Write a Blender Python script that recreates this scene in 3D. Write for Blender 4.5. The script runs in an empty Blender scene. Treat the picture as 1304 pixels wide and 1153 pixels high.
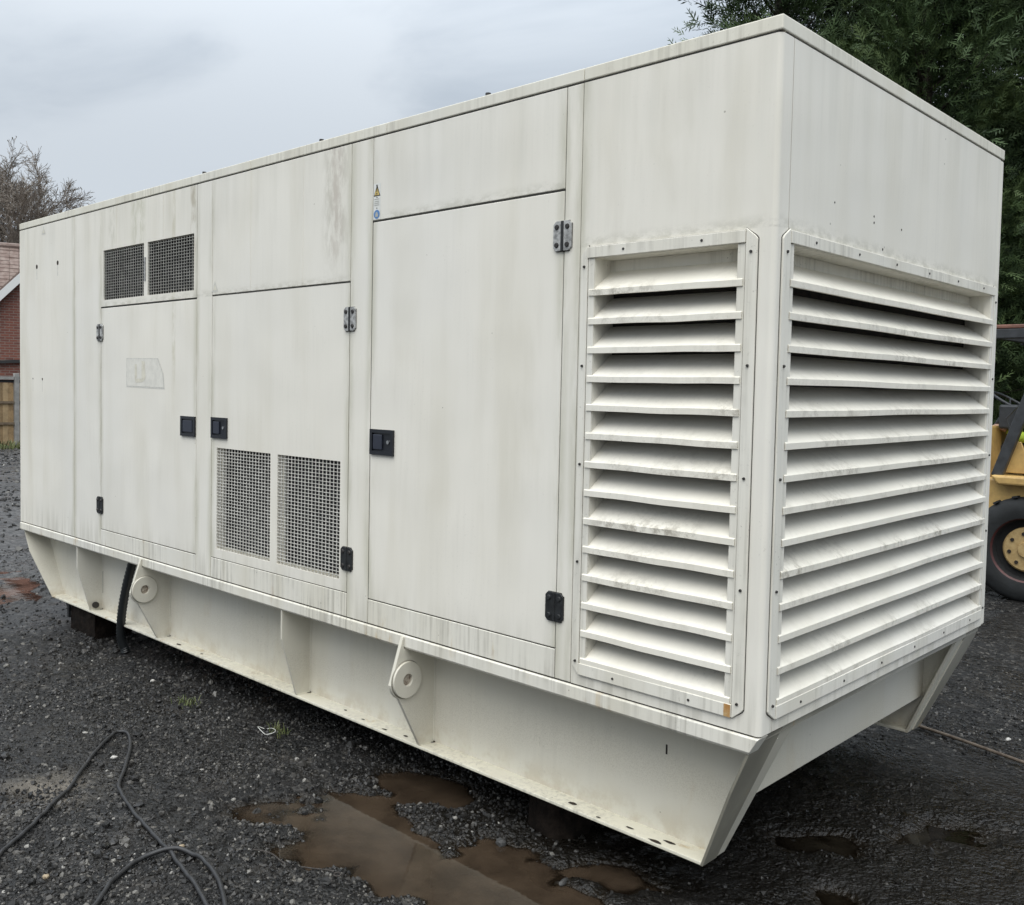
import bpy, bmesh, math, random
import numpy as np
from mathutils import Vector, Matrix

random.seed(7)
RNG = np.random.default_rng(7)
SC = bpy.context.scene
COL = SC.collection
R = math.radians
ZG = 0.72                     # height of the canopy's lower edge above the ground

# ------------------------------------------------------------------ camera
cam_d = bpy.data.cameras.new("camera")
cam = bpy.data.objects.new("camera", cam_d)
COL.objects.link(cam)
cam.matrix_world = (Matrix.Translation((1.41007, -2.67687, 1.06889 + ZG)) @ Matrix.Rotation(0.76494, 4, 'Z')
                    @ Matrix.Rotation(1.52449, 4, 'X') @ Matrix.Rotation(0.01947, 4, 'Z'))
cam_d.sensor_fit = 'HORIZONTAL'
cam_d.sensor_width = 36.0
cam_d.lens = 1217.378 / 1304 * 36.0
cam_d.shift_x = 0.0168
cam_d.shift_y = -0.0206
cam_d.clip_start = 0.05
cam_d.clip_end = 2000
SC.camera = cam

# ------------------------------------------------------------------ sky, sun, exposure
SUN_EL, SUN_AZ = R(64), R(152)          # azimuth measured from +Y clockwise (towards +X)
sun_dir = Vector((math.sin(SUN_AZ) * math.cos(SUN_EL), math.cos(SUN_AZ) * math.cos(SUN_EL), math.sin(SUN_EL)))
world = bpy.data.worlds.new("World")
SC.world = world
world.use_nodes = True
wt = world.node_tree
wt.nodes.clear()


class N:
    """tiny helper to write node trees"""
    def __init__(s, tree): s.t = tree
    def __call__(s, kind, ins=None, **props):
        nd = s.t.nodes.new(kind)
        for k, v in props.items(): setattr(nd, k, v)
        for k, v in (ins or {}).items():
            sock = nd.inputs[k]
            if isinstance(v, bpy.types.NodeSocket): s.t.links.new(v, sock)
            elif v is not None: sock.default_value = v
        return nd
    def math(s, op, a, b=None, clamp=False):
        nd = s("ShaderNodeMath", {0: a, 1: b}, operation=op, use_clamp=clamp); return nd.outputs[0]
    def mix(s, f, a, b, mode='MIX'):
        nd = s("ShaderNodeMix", {0: f, 6: a, 7: b}, data_type='RGBA', blend_type=mode); return nd.outputs[2]
    def ramp(s, f, lo, hi, a=0.0, b=1.0):
        nd = s("ShaderNodeMapRange", {0: f, 1: lo, 2: hi, 3: a, 4: b}, interpolation_type='SMOOTHSTEP'); return nd.outputs[0]
    def noise(s, vec, scale, detail=3, rough=0.55, dist=0.0):
        nd = s("ShaderNodeTexNoise", {"Vector": vec, "Scale": scale, "Detail": detail, "Roughness": rough, "Distortion": dist}); return nd.outputs[0]
    def vmul(s, vec, v):
        nd = s("ShaderNodeVectorMath", {0: vec, 1: v}, operation='MULTIPLY'); return nd.outputs[0]
    def crange(s, f, stops):
        nd = s("ShaderNodeValToRGB", {0: f}); cr = nd.color_ramp
        while len(cr.elements) < len(stops): cr.elements.new(0.5)
        for e, (p, c) in zip(cr.elements, stops): e.position = p; e.color = (*c, 1)
        return nd.outputs[0]


w = N(wt)
tc = w("ShaderNodeTexCoord").outputs["Generated"]
sep = w("ShaderNodeSeparateXYZ", {0: tc})
zz = w.math('MAXIMUM', sep.outputs[2], 0.0)
den = w.math('ADD', zz, 0.22)
cv = w("ShaderNodeCombineXYZ", {0: w.math('DIVIDE', sep.outputs[0], den), 1: w.math('DIVIDE', sep.outputs[1], den), 2: 0.0}).outputs[0]
cl = w.noise(cv, 1.5, 6, 0.55, 0.5)
cl2 = w.noise(cv, 0.45, 3, 0.5, 0.3)
clm = w.ramp(w.math('ADD', w.math('MULTIPLY', cl, 0.55), w.math('MULTIPLY', cl2, 0.45)), 0.40, 0.58)
cloud = w.mix(clm, (3.3, 3.7, 4.15, 1), (4.45, 4.82, 5.2, 1))
lift = w.ramp(zz, 0.18, 1.0, 1.0, 3.7)      # an overcast sky is brighter overhead
cloud = w("ShaderNodeVectorMath", {0: cloud, 3: lift}, operation='SCALE').outputs[0]
sky = w("ShaderNodeTexSky", sky_type='NISHITA', sun_disc=False, sun_elevation=SUN_EL, sun_rotation=SUN_AZ)
col = w.mix(0.06, cloud, sky.outputs[0])
bg = w("ShaderNodeBackground", {0: col, 1: 0.1})
wo = w("ShaderNodeOutputWorld", {0: bg.outputs[0]})

sun_l = bpy.data.lights.new("sun", 'SUN')
sun_l.energy = 1.5
sun_l.angle = R(62)
sun_l.color = (1.0, 0.95, 0.87)
sun = bpy.data.objects.new("sun", sun_l)
sun.rotation_euler = sun_dir.to_track_quat('Z', 'Y').to_euler()
sun.location = (0, 0, 30)
COL.objects.link(sun)

SC.view_settings.view_transform = 'Standard'
SC.view_settings.look = 'None'
SC.view_settings.exposure = 0.53
SC.view_settings.gamma = 1
SC.view_settings.use_curve_mapping = False


# ------------------------------------------------------------------ materials
def new_mat(name):
    m = bpy.data.materials.new(name)
    m.use_nodes = True
    n = N(m.node_tree)
    bsdf = m.node_tree.nodes["Principled BSDF"]
    return m, n, bsdf


def setin(n, bsdf, **kw):
    for k, v in kw.items():
        s = bsdf.inputs[k.replace('_', ' ')]
        if isinstance(v, bpy.types.NodeSocket): n.t.links.new(v, s)
        else: s.default_value = v


def simple(name, c, rough=0.5, metal=0.0, var=0.0, scale=8, bump=0.0, c2=None):
    m, n, b = new_mat(name)
    P = n("ShaderNodeNewGeometry").outputs["Position"]
    if var or c2:
        f = n.ramp(n.noise(P, scale, 5, 0.65), 0.35, 0.68)
        c2 = c2 or tuple(x * (1 - var) for x in c)
        setin(n, b, Base_Color=n.mix(f, (*c, 1), (*c2, 1)))
    else:
        b.inputs["Base Color"].default_value = (*c, 1)
    b.inputs["Roughness"].default_value = rough
    b.inputs["Metallic"].default_value = metal
    if bump:
        setin(n, b, Normal=n("ShaderNodeBump", {"Height": n.noise(P, scale * 4, 4), "Strength": bump, "Distance": 0.01}).outputs[0])
    return m


def paint(name, base, green=0.5, drip=0.3, speck=0.3, rust=0.0, stains=False, rough=0.42, top=False, sill=False, nose=False, web=False):
    """old off-white enamel with vertical run marks, algae film, specks and rust"""
    m, n, b = new_mat(name)
    P = n("ShaderNodeNewGeometry").outputs["Position"]
    sp = n("ShaderNodeSeparateXYZ", {0: P})
    rnd = n("ShaderNodeObjectInfo").outputs["Random"]
    big = n.noise(P, 0.9, 3)
    runs = n.noise(n.vmul(P, (5, 5, 0.9)), 1.0, 6, 0.6, 0.4)
    runs2 = n.noise(n.vmul(P, (52, 52, 2.2)), 1.0, 3, 0.6)
    patch = n.noise(P, 2.6, 4, 0.6)
    c = n.mix(n.math('MULTIPLY', rnd, 0.35), (*base, 1), (base[0] * .95, base[1] * .955, base[2] * .95, 1))
    f = n.math('MULTIPLY', n.ramp(runs, 0.44, 0.72), n.ramp(big, 0.34, 0.66))
    c = n.mix(n.math('MULTIPLY', f, green), c, (0.55, 0.51, 0.405, 1))
    f = n.ramp(n.noise(n.vmul(P, (5, 5, 0.8)), 1.0, 3), 0.42, 0.66)
    c = n.mix(n.math('MULTIPLY', f, green * 0.5), c, (0.64, 0.60, 0.485, 1))
    f = n.math('MULTIPLY', n.ramp(runs2, 0.40, 0.72), n.ramp(patch, 0.36, 0.62))
    c = n.mix(n.math('MULTIPLY', f, drip), c, (0.34, 0.32, 0.265, 1))
    f = n.math('MULTIPLY', n.ramp(n.noise(P, 75, 3, 0.7), 0.60, 0.75), n.ramp(patch, 0.40, 0.66))
    c = n.mix(n.math('MULTIPLY', f, speck), c, (0.27, 0.25, 0.20, 1))
    c = n.mix(n.math('MULTIPLY', n.ramp(n.noise(P, .55, 2), .42, .66), .5), c, n.mix(.5, c, (.69, .69, .675, 1)))      # cooler, cleaner areas
    vo = n("ShaderNodeTexVoronoi", {"Vector": P, "Scale": 11.0})      # chips and fly specks
    vr = n("ShaderNodeSeparateColor", {0: vo.outputs["Color"]}).outputs[0]
    f = n.math('MULTIPLY', n.math('LESS_THAN', vo.outputs["Distance"], n.math('MULTIPLY', vr, .042)), n.math('GREATER_THAN', vr, .62))
    c = n.mix(n.math('MULTIPLY', f, .55), c, (.16, .13, .09, 1))
    def zband(lo, hi): return n.ramp(sp.outputs[2], lo, hi)
    def xband(x0, wd):
        d = n.math('ABSOLUTE', n.math('SUBTRACT', sp.outputs[0], x0)); return n.ramp(d, wd, wd * 0.3)
    if top:
        f = n.math('MULTIPLY', zband(2.35, 2.87), n.ramp(n.noise(n.vmul(P, (12, 12, 0.8)), 1.0, 4), 0.42, 0.70))
        c = n.mix(n.math('MULTIPLY', f, 0.16), c, (0.40, 0.39, 0.31, 1))
    if sill:      # grime that gathered above the lower rail
        f = n.math('MULTIPLY', n.ramp(sp.outputs[2], 0.95, 0.72), n.ramp(n.noise(n.vmul(P, (24, 24, 2)), 1.0, 3), 0.40, 0.66))
        c = n.mix(n.math('MULTIPLY', f, 0.42), c, (0.42, 0.40, 0.33, 1))
    if stains:      # grime that has crept out of the joints between the panels
        d = None
        for x0 in (-5.083, -4.675, -3.458, -3.294, -2.083, -1.929, -.831, -.755):
            q = n.math('ABSOLUTE', n.math('SUBTRACT', sp.outputs[0], x0)); d = q if d is None else n.math('MINIMUM', d, q)
        gr = n.noise(n.vmul(P, (9, 9, 1.6)), 1.0, 5, .65)
        f = n.math('MULTIPLY', n.ramp(d, .055, .0), n.ramp(gr, .36, .62))
        c = n.mix(n.math('MULTIPLY', f, .58), c, (.43, .415, .31, 1))
        for z0, xa, xb in ((1.531 + ZG, -4.68, -2.08), (1.787 + ZG, -1.93, -.83), (1.572 + ZG, -.755, 1.0)):
            q = n.math('SUBTRACT', sp.outputs[2], z0)
            f = n.math('MULTIPLY', n.math('MULTIPLY', n.ramp(q, .05, .004), n.ramp(q, -.004, .001)), n.ramp(n.noise(n.vmul(P, (16, 16, 30)), 1.0, 4, .7), .38, .62))
            f = n.math('MULTIPLY', f, n.math('MULTIPLY', n.math('GREATER_THAN', sp.outputs[0], xa), n.math('LESS_THAN', sp.outputs[0], xb)))
            c = n.mix(n.math('MULTIPLY', f, .45), c, (.40, .385, .31, 1))
        nz = n.ramp(n.noise(n.vmul(P, (22, 22, 7)), 1.0, 5, 0.7), 0.38, 0.62)
        for x0, wd, z0, z1, colr, a in ((-2.20, .13, 2.20, 2.50, (0.40, 0.375, 0.30), .5), (-2.19, .06, 2.30, 2.48, (0.55, 0.47, 0.42), .35),
                                        (-4.16, .13, 2.40, 2.75, (0.45, 0.44, 0.31), .55), (-3.50, .045, 2.35, 2.55, (0.33, 0.28, 0.18), .6),
                                        (-4.52, .07, 2.45, 2.7, (0.42, 0.40, 0.30), .4), (-3.72, .03, 1.4, 2.1, (0.50, 0.46, 0.33), .5)):
            f = n.math('MULTIPLY', n.math('MULTIPLY', xband(x0, wd), zband(z0, z1)), nz)
            c = n.mix(n.math('MULTIPLY', f, a), c, (*colr, 1))
    if nose:      # wet grime caught on the lip of each blade
        at = n("ShaderNodeAttribute", attribute_name="lip").outputs["Fac"]
        f = n.math('MULTIPLY', n.math('MULTIPLY', at, n.ramp(n.noise(P, 26, 6, .8), .42, .64)), n.ramp(n.noise(P, 3.2, 3), .42, .62, .08, 1.0))
        c = n.mix(n.math('MULTIPLY', f, n.math('MULTIPLY', rnd, .95)), c, (.34, .31, .25, 1))
    if web:       # splashed grime half way up the web
        q = n.math('ABSOLUTE', n.math('SUBTRACT', n.math('ADD', sp.outputs[2], n.math('MULTIPLY', n.math('SUBTRACT', n.noise(P, 1.5, 2), .5), .3)), .40))
        f = n.math('MULTIPLY', n.ramp(q, .13, .02), n.ramp(n.noise(P, 190, 4, .7), .40, .66))
        c = n.mix(n.math('MULTIPLY', f, .30), c, (.33, .29, .22, 1))
        f = n.math('MULTIPLY', n.ramp(sp.outputs[2], .34, .21), n.ramp(n.noise(P, 9, 5, .7), .40, .62))
        c = n.mix(n.math('MULTIPLY', f, .45), c, (.42, .35, .24, 1))
    if rust:
        f = n.math('MULTIPLY', n.ramp(n.noise(n.vmul(P, (9, 9, 2.5)), 1.0, 5, 0.65), 0.58, 0.70), n.ramp(runs, 0.40, 0.60))
        c = n.mix(n.math('MULTIPLY', f, rust), c, n.mix(n.ramp(n.noise(P, 21, 3), .4, .65), (0.50, 0.37, 0.17, 1), (0.30, 0.18, 0.08, 1)))
    setin(n, b, Base_Color=c, Roughness=n.ramp(patch, 0.3, 0.7, rough - .07, rough + .16))
    h = n.math('ADD', n.math('MULTIPLY', n.noise(P, 1.3, 2), 1.0), n.math('MULTIPLY', n.noise(P, 160, 2), 0.004))
    setin(n, b, Normal=n("ShaderNodeBump", {"Height": h, "Strength": 0.55, "Distance": 0.03}).outputs[0])
    b.inputs["Specular IOR Level"].default_value = 0.35
    return m


PAINT = paint("aged_white_panel_paint", (0.79, 0.755, 0.672), green=.36, drip=.06, speck=.25, stains=True, top=True, sill=True)
PAINT_TRIM = paint("grimy_white_trim_paint", (0.75, 0.72, 0.635), green=.65, drip=.7, speck=.8, rust=.62)
PAINT_ROOF = paint("grimy_roof_edge_paint", (0.74, 0.71, 0.61), green=.7, drip=.45, speck=.5)
PAINT_FRAME = paint("louvre_frame_paint", (0.76, 0.73, 0.645), green=.5, drip=.5, speck=.75, rust=.06)
PAINT_BLADE = paint("louvre_blade_paint", (0.81, 0.77, 0.67), green=.25, drip=.10, speck=.3, nose=True)
GAP_SHADE = simple("dark_gap_shade", (.040, .033, .026), .8, c2=(.02, .018, .015), scale=30)  # dark brown stands in for the shade seen between blades
PAINT_UNDER = simple("shaded_blade_underside", (.16, .145, .12), .7, var=.4, scale=14)  # lower colour puts the shade under each blade into the paint
PAINT_BASE = paint("base_frame_paint", (0.63, 0.60, 0.51), web=True, green=.55, drip=.10, speck=.5, rust=.12)
PAINT_FLANGE = paint("base_flange_paint", (0.70, 0.665, 0.54), green=.6, drip=.6, speck=1.0, rust=.75)
PAINT_SHADE = paint("shade_and_grime_paint", (0.24, 0.225, 0.18), green=.25, drip=.7, speck=.8, rust=.5)  # dark base colour stands in for end-plate shade, with grime and rust over it
MESH_PAINT = simple("white_mesh_paint", (0.72, 0.70, 0.64), 0.5, var=.25, scale=14)
MESH_GREY = simple("grimy_mesh_paint", (0.40, 0.39, 0.35), 0.55, var=.35, scale=14)
DARK = simple("dark_interior", (0.012, 0.012, 0.012), 0.9)
DARK_CORE = simple("dark_core_black", (0.02, 0.02, 0.02), 0.7)
BLACK = simple("black_plastic", (0.012, 0.014, 0.019), 0.38, var=.3, scale=30)
NAVY = simple("paddle_plastic", (0.024, 0.028, 0.042), 0.3)
STEEL = simple("weathered_hinge_steel", (0.46, 0.46, 0.445), 0.45, 0.0, var=.6, scale=45)
BLACKHINGE = simple("black_hinge_steel", (0.028, 0.03, 0.031), 0.45, 0.2, var=.5, scale=40)
SCREW = simple("screw_head_steel", (0.035, 0.032, 0.03), 0.5, 0.3)
CHROME = simple("lock_barrel_metal", (0.6, 0.6, 0.6), 0.25, 1.0)
GRIME = simple("black_seam_grime", (.045, .042, .036), .8)
HOLE = simple("rust_hole_dark", (0.035, 0.022, 0.012), 0.9, c2=(0.012, 0.01, 0.01), scale=60)
RUBBER = simple("black_cable_rubber", (0.022, 0.022, 0.023), 0.5, var=.4, scale=25)
HOSE = simple("corrugated_hose_black", (0.012, 0.014, 0.015), 0.4)
LABELW = simple("label_white", (0.70, 0.70, 0.66), 0.4)
LABELY = simple("label_yellow", (0.62, 0.46, 0.14), 0.45, var=.3, scale=90)
LABELB = simple("label_blue", (0.10, 0.24, 0.50), 0.4, var=.2, scale=90)
LABELK = simple("label_black", (0.05, 0.05, 0.045), 0.5)
LABELG = simple("label_grey_print", (0.42, 0.42, 0.38), 0.5)
GHOST = simple("sticker_ghost_grey", (0.735, 0.712, 0.64), 0.55, var=.12, scale=20)
GHOSTB = simple("sticker_ghost_beige", (0.70, 0.665, 0.555), 0.55, var=.15, scale=30)
GHOSTE = simple("sticker_ghost_edge", (0.66, 0.645, 0.585), 0.6, var=.2, scale=40)
TIMBER = simple("wet_dark_timber", (0.014, 0.010, 0.0075), 0.85, var=.7, scale=18, bump=.5)
TIMBER.node_tree.nodes["Principled BSDF"].inputs["Specular IOR Level"].default_value = .12
CONC = simple("concrete_post_grey", (0.30, 0.29, 0.27), 0.85, var=.3, scale=6)


# ------------------------------------------------------------------ mesh helpers
WO = {}          # world origin of every built object


class MB:
    def __init__(s): s.v = []; s.f = []; s.m = []
    def add(s, vs, fs, m=0):
        o = len(s.v); s.v += [tuple(p) for p in vs]; s.f += [tuple(i + o for i in f) for f in fs]; s.m += [m] * len(fs)
        return s
    def box(s, lo, hi, m=0):
        (a, b, c), (d, e, f) = lo, hi
        return s.add([(a, b, c), (d, b, c), (d, e, c), (a, e, c), (a, b, f), (d, b, f), (d, e, f), (a, e, f)],
                     [(0, 3, 2, 1), (4, 5, 6, 7), (0, 1, 5, 4), (1, 2, 6, 5), (2, 3, 7, 6), (3, 0, 4, 7)], m)
    def prism(s, poly, axis, a, b, m=0):
        """poly in the two other axes (kept in xyz order), extruded from a to b along axis"""
        def p3(q, t): q = list(q); q.insert(axis, t); return tuple(q)
        k = len(poly); vs = [p3(q, a) for q in poly] + [p3(q, b) for q in poly]
        fs = [tuple(range(k))[::-1], tuple(range(k, 2 * k))] + [(i, (i + 1) % k, k + (i + 1) % k, k + i) for i in range(k)]
        return s.add(vs, fs, m)
    def cyl(s, p0, p1, r0, r1=None, n=10, m=0, caps=True):
        r1 = r0 if r1 is None else r1
        p0, p1 = Vector(p0), Vector(p1); d = (p1 - p0).normalized()
        u = d.orthogonal().normalized(); v = d.cross(u)
        vs = []
        for p, r in ((p0, r0), (p1, r1)):
            for i in range(n):
                t = 2 * math.pi * i / n; vs.append(p + (u * math.cos(t) + v * math.sin(t)) * r)
        fs = [(i, (i + 1) % n, n + (i + 1) % n, n + i) for i in range(n)]
        if caps: fs += [tuple(range(n))[::-1], tuple(range(n, 2 * n))]
        return s.add(vs, fs, m)
    def tube(s, pts, rad, n=8, m=0, caps=True):
        pts = [Vector(p) for p in pts]; vs = []; u = None
        for i, p in enumerate(pts):
            d = (pts[min(i + 1, len(pts) - 1)] - pts[max(i - 1, 0)]).normalized()
            u = d.orthogonal().normalized() if u is None else (u - d * u.dot(d)).normalized()
            v = d.cross(u); r = rad(i) if callable(rad) else rad
            for k in range(n):
                t = 2 * math.pi * k / n; vs.append(p + (u * math.cos(t) + v * math.sin(t)) * r)
        fs = [(i * n + k, i * n + (k + 1) % n, (i + 1) * n + (k + 1) % n, (i + 1) * n + k) for i in range(len(pts) - 1) for k in range(n)]
        if caps: fs += [tuple(range(n))[::-1], tuple(range((len(pts) - 1) * n, len(pts) * n))]
        return s.add(vs, fs, m)
    def lathe(s, prof, c, axis=1, n=24, m=0):
        """profile of (radius, offset along axis) turned round axis through c"""
        vs = []
        for r, t in prof:
            for k in range(n):
                a = 2 * math.pi * k / n; q = [r * math.cos(a), r * math.sin(a)]; q.insert(axis, t)
                vs.append((c[0] + q[0], c[1] + q[1], c[2] + q[2]))
        K = len(prof)
        return s.add(vs, [(i * n + k, i * n + (k + 1) % n, (i + 1) * n + (k + 1) % n, (i + 1) * n + k) for i in range(K - 1) for k in range(n)], m)
    def plate(s, us, ws, holes, d0, d1, axis, m=0):
        """sheet d0..d1 thick along axis (0 or 1), spanning us x ws, with grid cells in holes left open"""
        hs = set(holes); nu, nw = len(us) - 1, len(ws) - 1
        def p(d, u, z): return (u, d, z) if axis == 1 else (d, u, z)
        for i in range(nu):
            for j in range(nw):
                if (i, j) in hs: continue
                u0, u1, z0, z1 = us[i], us[i + 1], ws[j], ws[j + 1]
                s.add([p(d0, u0, z0), p(d0, u1, z0), p(d0, u1, z1), p(d0, u0, z1)], [(0, 1, 2, 3)], m)
                s.add([p(d1, u0, z0), p(d1, u1, z0), p(d1, u1, z1), p(d1, u0, z1)], [(3, 2, 1, 0)], m)
                for di, dj, q in ((-1, 0, ((u0, z0), (u0, z1))), (1, 0, ((u1, z0), (u1, z1))), (0, -1, ((u0, z0), (u1, z0))), (0, 1, ((u0, z1), (u1, z1)))):
                    a, b = i + di, j + dj
                    if not (0 <= a < nu and 0 <= b < nw) or (a, b) in hs:
                        s.add([p(d0, *q[0]), p(d0, *q[1]), p(d1, *q[1]), p(d1, *q[0])], [(0, 1, 2, 3)], m)
        return s
    def build(s, name, mats, parent=None, bevel=0, seg=2, smooth=False, origin=None, kind=None, label=None, zoff=ZG, weld=False):
        if not isinstance(mats, (list, tuple)): mats = [mats]
        me = bpy.data.meshes.new(name)
        V = np.array(s.v, float); V[:, 2] += zoff
        o = np.array(origin, float) if origin is not None else (V.min(0) + V.max(0)) / 2
        me.from_pydata((V - o).tolist(), [], s.f)
        me.polygons.foreach_set("material_index", s.m)
        for m in mats: me.materials.append(m)
        if bevel or weld or True:
            bm = bmesh.new(); bm.from_mesh(me)
            if weld: bmesh.ops.remove_doubles(bm, verts=bm.verts, dist=1e-5)
            bmesh.ops.recalc_face_normals(bm, faces=bm.faces)
            if bevel:
                es = [e for e in bm.edges if len(e.link_faces) == 2 and e.calc_face_angle(0) > R(35)]
                bmesh.ops.bevel(bm, geom=es, offset=bevel, segments=seg, affect='EDGES', clamp_overlap=True, profile=0.5)
            bm.to_mesh(me); bm.free()
        if smooth:
            me.polygons.foreach_set("use_smooth", [True] * len(me.polygons))
            me.set_sharp_from_angle(angle=R(smooth if smooth is not True else 40))
        me.update()
        return link(name, me, o, parent, kind, label)


def link(name, data, o, parent=None, kind=None, label=None):
    ob = bpy.data.objects.new(name, data); COL.objects.link(ob)
    o = np.array(o, float)
    if parent is not None:
        ob.parent = parent; ob.location = (o - WO[parent.name]).tolist()
    else: ob.location = o.tolist()
    WO[ob.name] = o
    if kind: ob["kind"] = kind
    if label: ob["label"] = label
    return ob


def dup(src, o, parent=None, rot=None):
    c = src.copy(); COL.objects.link(c)
    o = np.array(o, float)
    if parent is not None: c.parent = parent; c.location = (o - WO[parent.name]).tolist()
    else: c.location = o.tolist()
    if rot is not None: c.rotation_euler = rot
    WO[c.name] = o
    return c


def copy_kids(src, dst):
    for ch in list(src.children):
        c = ch.copy(); COL.objects.link(c); c.parent = dst
        WO[c.name] = WO[dst.name] + np.array(ch.location)
        copy_kids(ch, c)


def thing(name, o, label, cat, group=None):
    e = link(name, None, o); tag(e, label, cat, group); e.empty_display_size = .2
    return e


def tag(o, label, cat, group=None):
    o["label"] = label; o["category"] = cat
    if group: o["group"] = group
    return o


def smooth_path(pts, k=10):
    P = [Vector(p) for p in pts]; out = []
    for i in range(len(P) - 1):
        a, b, c, d = P[max(i - 1, 0)], P[i], P[i + 1], P[min(i + 2, len(P) - 1)]
        for j in range(k):
            t = j / k
            out.append(0.5 * ((2 * b) + (c - a) * t + (2 * a - 5 * b + 4 * c - d) * t * t + (3 * b - a - 3 * c + d) * t ** 3))
    return out + [P[-1]]


def vnoise(x, y, seed=0):
    """2-D value noise, vectorised"""
    xi, yi = np.floor(x).astype(np.int64), np.floor(y).astype(np.int64)
    fx, fy = x - xi, y - yi; fx = fx * fx * (3 - 2 * fx); fy = fy * fy * (3 - 2 * fy)
    def h(a, b):
        n = (a * 374761393 + b * 668265263 + seed * 144665) & 0x7fffffff
        n = ((n ^ (n >> 13)) * 1274126177) & 0x7fffffff
        return ((n ^ (n >> 16)) & 0xffff) / 65535.0
    return (h(xi, yi) * (1 - fx) + h(xi + 1, yi) * fx) * (1 - fy) + (h(xi, yi + 1) * (1 - fx) + h(xi + 1, yi + 1) * fx) * fy


# ------------------------------------------------------------------ ground
# shallow basins that hold water: x, y, radius x, radius y, turn, depth
BASINS = [(-1.97, -.50, .21, .14, .9, .026), (-1.55, -.33, .36, .25, -.4, .04), (-.98, -.27, .40, .30, .3, .05), (-1.66, .14, .27, .15, .2, .035),
          (-3.34, -.22, .10, .055, .6, .022), (-7.0, .25, .80, .33, 2.75, .035), (-2.82, -1.24, .13, .08, .5, .024), (.16, 1.42, .26, .13, .8, .024),
          (-.64, .13, .20, .09, .3, .028), (.02, .60, .12, .09, .4, .025), (-8.1, .1, .5, .25, 1.0, .03), (-.2, .95, .18, .10, .7, .02)]
WATER = -0.010


def basin_mask(x, y, bs):
    bx, by, rx, ry, a, d = bs
    u = (x - bx) * math.cos(a) + (y - by) * math.sin(a); v = -(x - bx) * math.sin(a) + (y - by) * math.cos(a)
    q = np.sqrt((u / rx) ** 2 + (v / ry) ** 2) + .85 * (vnoise(x * 6, y * 6, 5) - .5) + .55 * (vnoise(x * 17, y * 17, 6) - .5)
    return np.clip((1.35 - q) / .8, 0, 1)


def ground_h(x, y):
    h = .006 + .022 * vnoise(x * 1.1, y * 1.1, 1) + .014 * vnoise(x * 4, y * 4, 2) + .009 * vnoise(x * 13, y * 13, 3) + .007 * vnoise(x * 33, y * 33, 4) - .012
    h = np.maximum(h, -.004)
    for bs in BASINS:
        m = basin_mask(x, y, bs); m = m * m * (3 - 2 * m)
        h = h - m * (bs[5] + .008)
    far = np.clip((np.hypot(x + 3, y - 2) - 14) / 20, 0, 1)
    return h * (1 - far) + far * .02


def axis_coords(lo, hi, st, far):
    a = list(np.arange(lo, hi + 1e-6, st)); g = st; p, q = lo, hi; L, H = [], []
    while q < far: g *= 1.22; q += g; H.append(q)
    g = st
    while p > -far: g *= 1.22; p -= g; L.append(p)
    return np.array(L[::-1] + a + H)


gx, gy = axis_coords(-9.0, 2.2, .026, 400), axis_coords(-2.2, 4.6, .026, 400)
GX, GY = np.meshgrid(gx, gy)
GZ = ground_h(GX, GY)
nx, ny = len(gx), len(gy)
idx = np.arange(nx * ny).reshape(ny, nx)
quads = np.stack([idx[:-1, :-1], idx[:-1, 1:], idx[1:, 1:], idx[1:, :-1]], -1).reshape(-1, 4)


def np_mesh(name, V, F, smooth=True):
    me = bpy.data.meshes.new(name)
    k = F.shape[1]
    me.vertices.add(len(V)); me.vertices.foreach_set("co", V.astype(np.float32).ravel())
    me.loops.add(F.size); me.loops.foreach_set("vertex_index", F.astype(np.int32).ravel())
    me.polygons.add(len(F)); me.polygons.foreach_set("loop_start", np.arange(0, F.size, k, dtype=np.int32))
    me.polygons.foreach_set("use_smooth", np.full(len(F), smooth))
    me.update(calc_edges=True); me.validate()
    return me


gme = np_mesh("ground", np.stack([GX, GY, GZ], -1).reshape(-1, 3), quads)
m, n, b = new_mat("wet_dark_gravel_ground")
P = n("ShaderNodeNewGeometry").outputs["Position"]
v1 = n("ShaderNodeTexVoronoi", {"Vector": n("ShaderNodeVectorMath", {0: P, 1: n("ShaderNodeVectorMath", {0: n("ShaderNodeTexNoise", {"Vector": P, "Scale": 40.0}).outputs[1], 1: (.02, .02, .02)}, operation='MULTIPLY').outputs[0]}, operation='ADD').outputs[0], "Scale": 62.0, "Randomness": 1.0})
v2 = n("ShaderNodeTexVoronoi", {"Vector": P, "Scale": 26.0})
cell = n("ShaderNodeSeparateColor", {0: v1.outputs["Color"]}).outputs[0]
cell2 = n("ShaderNodeSeparateColor", {0: v2.outputs["Color"]}).outputs[1]
c = n.crange(cell, [(0.0, (.003, .003, .003)), (.5, (.0075, .0075, .0074)), (.84, (.021, .0205, .0198)), (.955, (.065, .062, .058)), (1.0, (.20, .185, .16))])
c2 = n.crange(cell2, [(0.0, (.004, .004, .004)), (.6, (.0105, .0102, .0099)), (.92, (.040, .0385, .0365)), (1.0, (.12, .112, .10))])
c = n.mix(.38, c, c2)
damp = n.ramp(n.noise(P, .75, 4, .6, .4), .40, .62)
fine = n.noise(P, 5, 5, .65)
c = n.mix(n.math('MULTIPLY', n.ramp(fine, .45, .75), .5), c, (.030, .0245, .019, 1))
c = n.mix(n.math('MULTIPLY', damp, .45), c, (.012, .0115, .011, 1))
mx = n.math('MAXIMUM', n.ramp(n("ShaderNodeVectorMath", {0: P, 1: (.35, .85, 0)}, operation='DISTANCE').outputs[1], 1.9, .7), n.ramp(n("ShaderNodeVectorMath", {0: n.vmul(P, (.55, 1, 1)), 1: (-.55, .1, 0)}, operation='DISTANCE').outputs[1], .75, .35))     # churned black mud round the near foot
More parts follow.
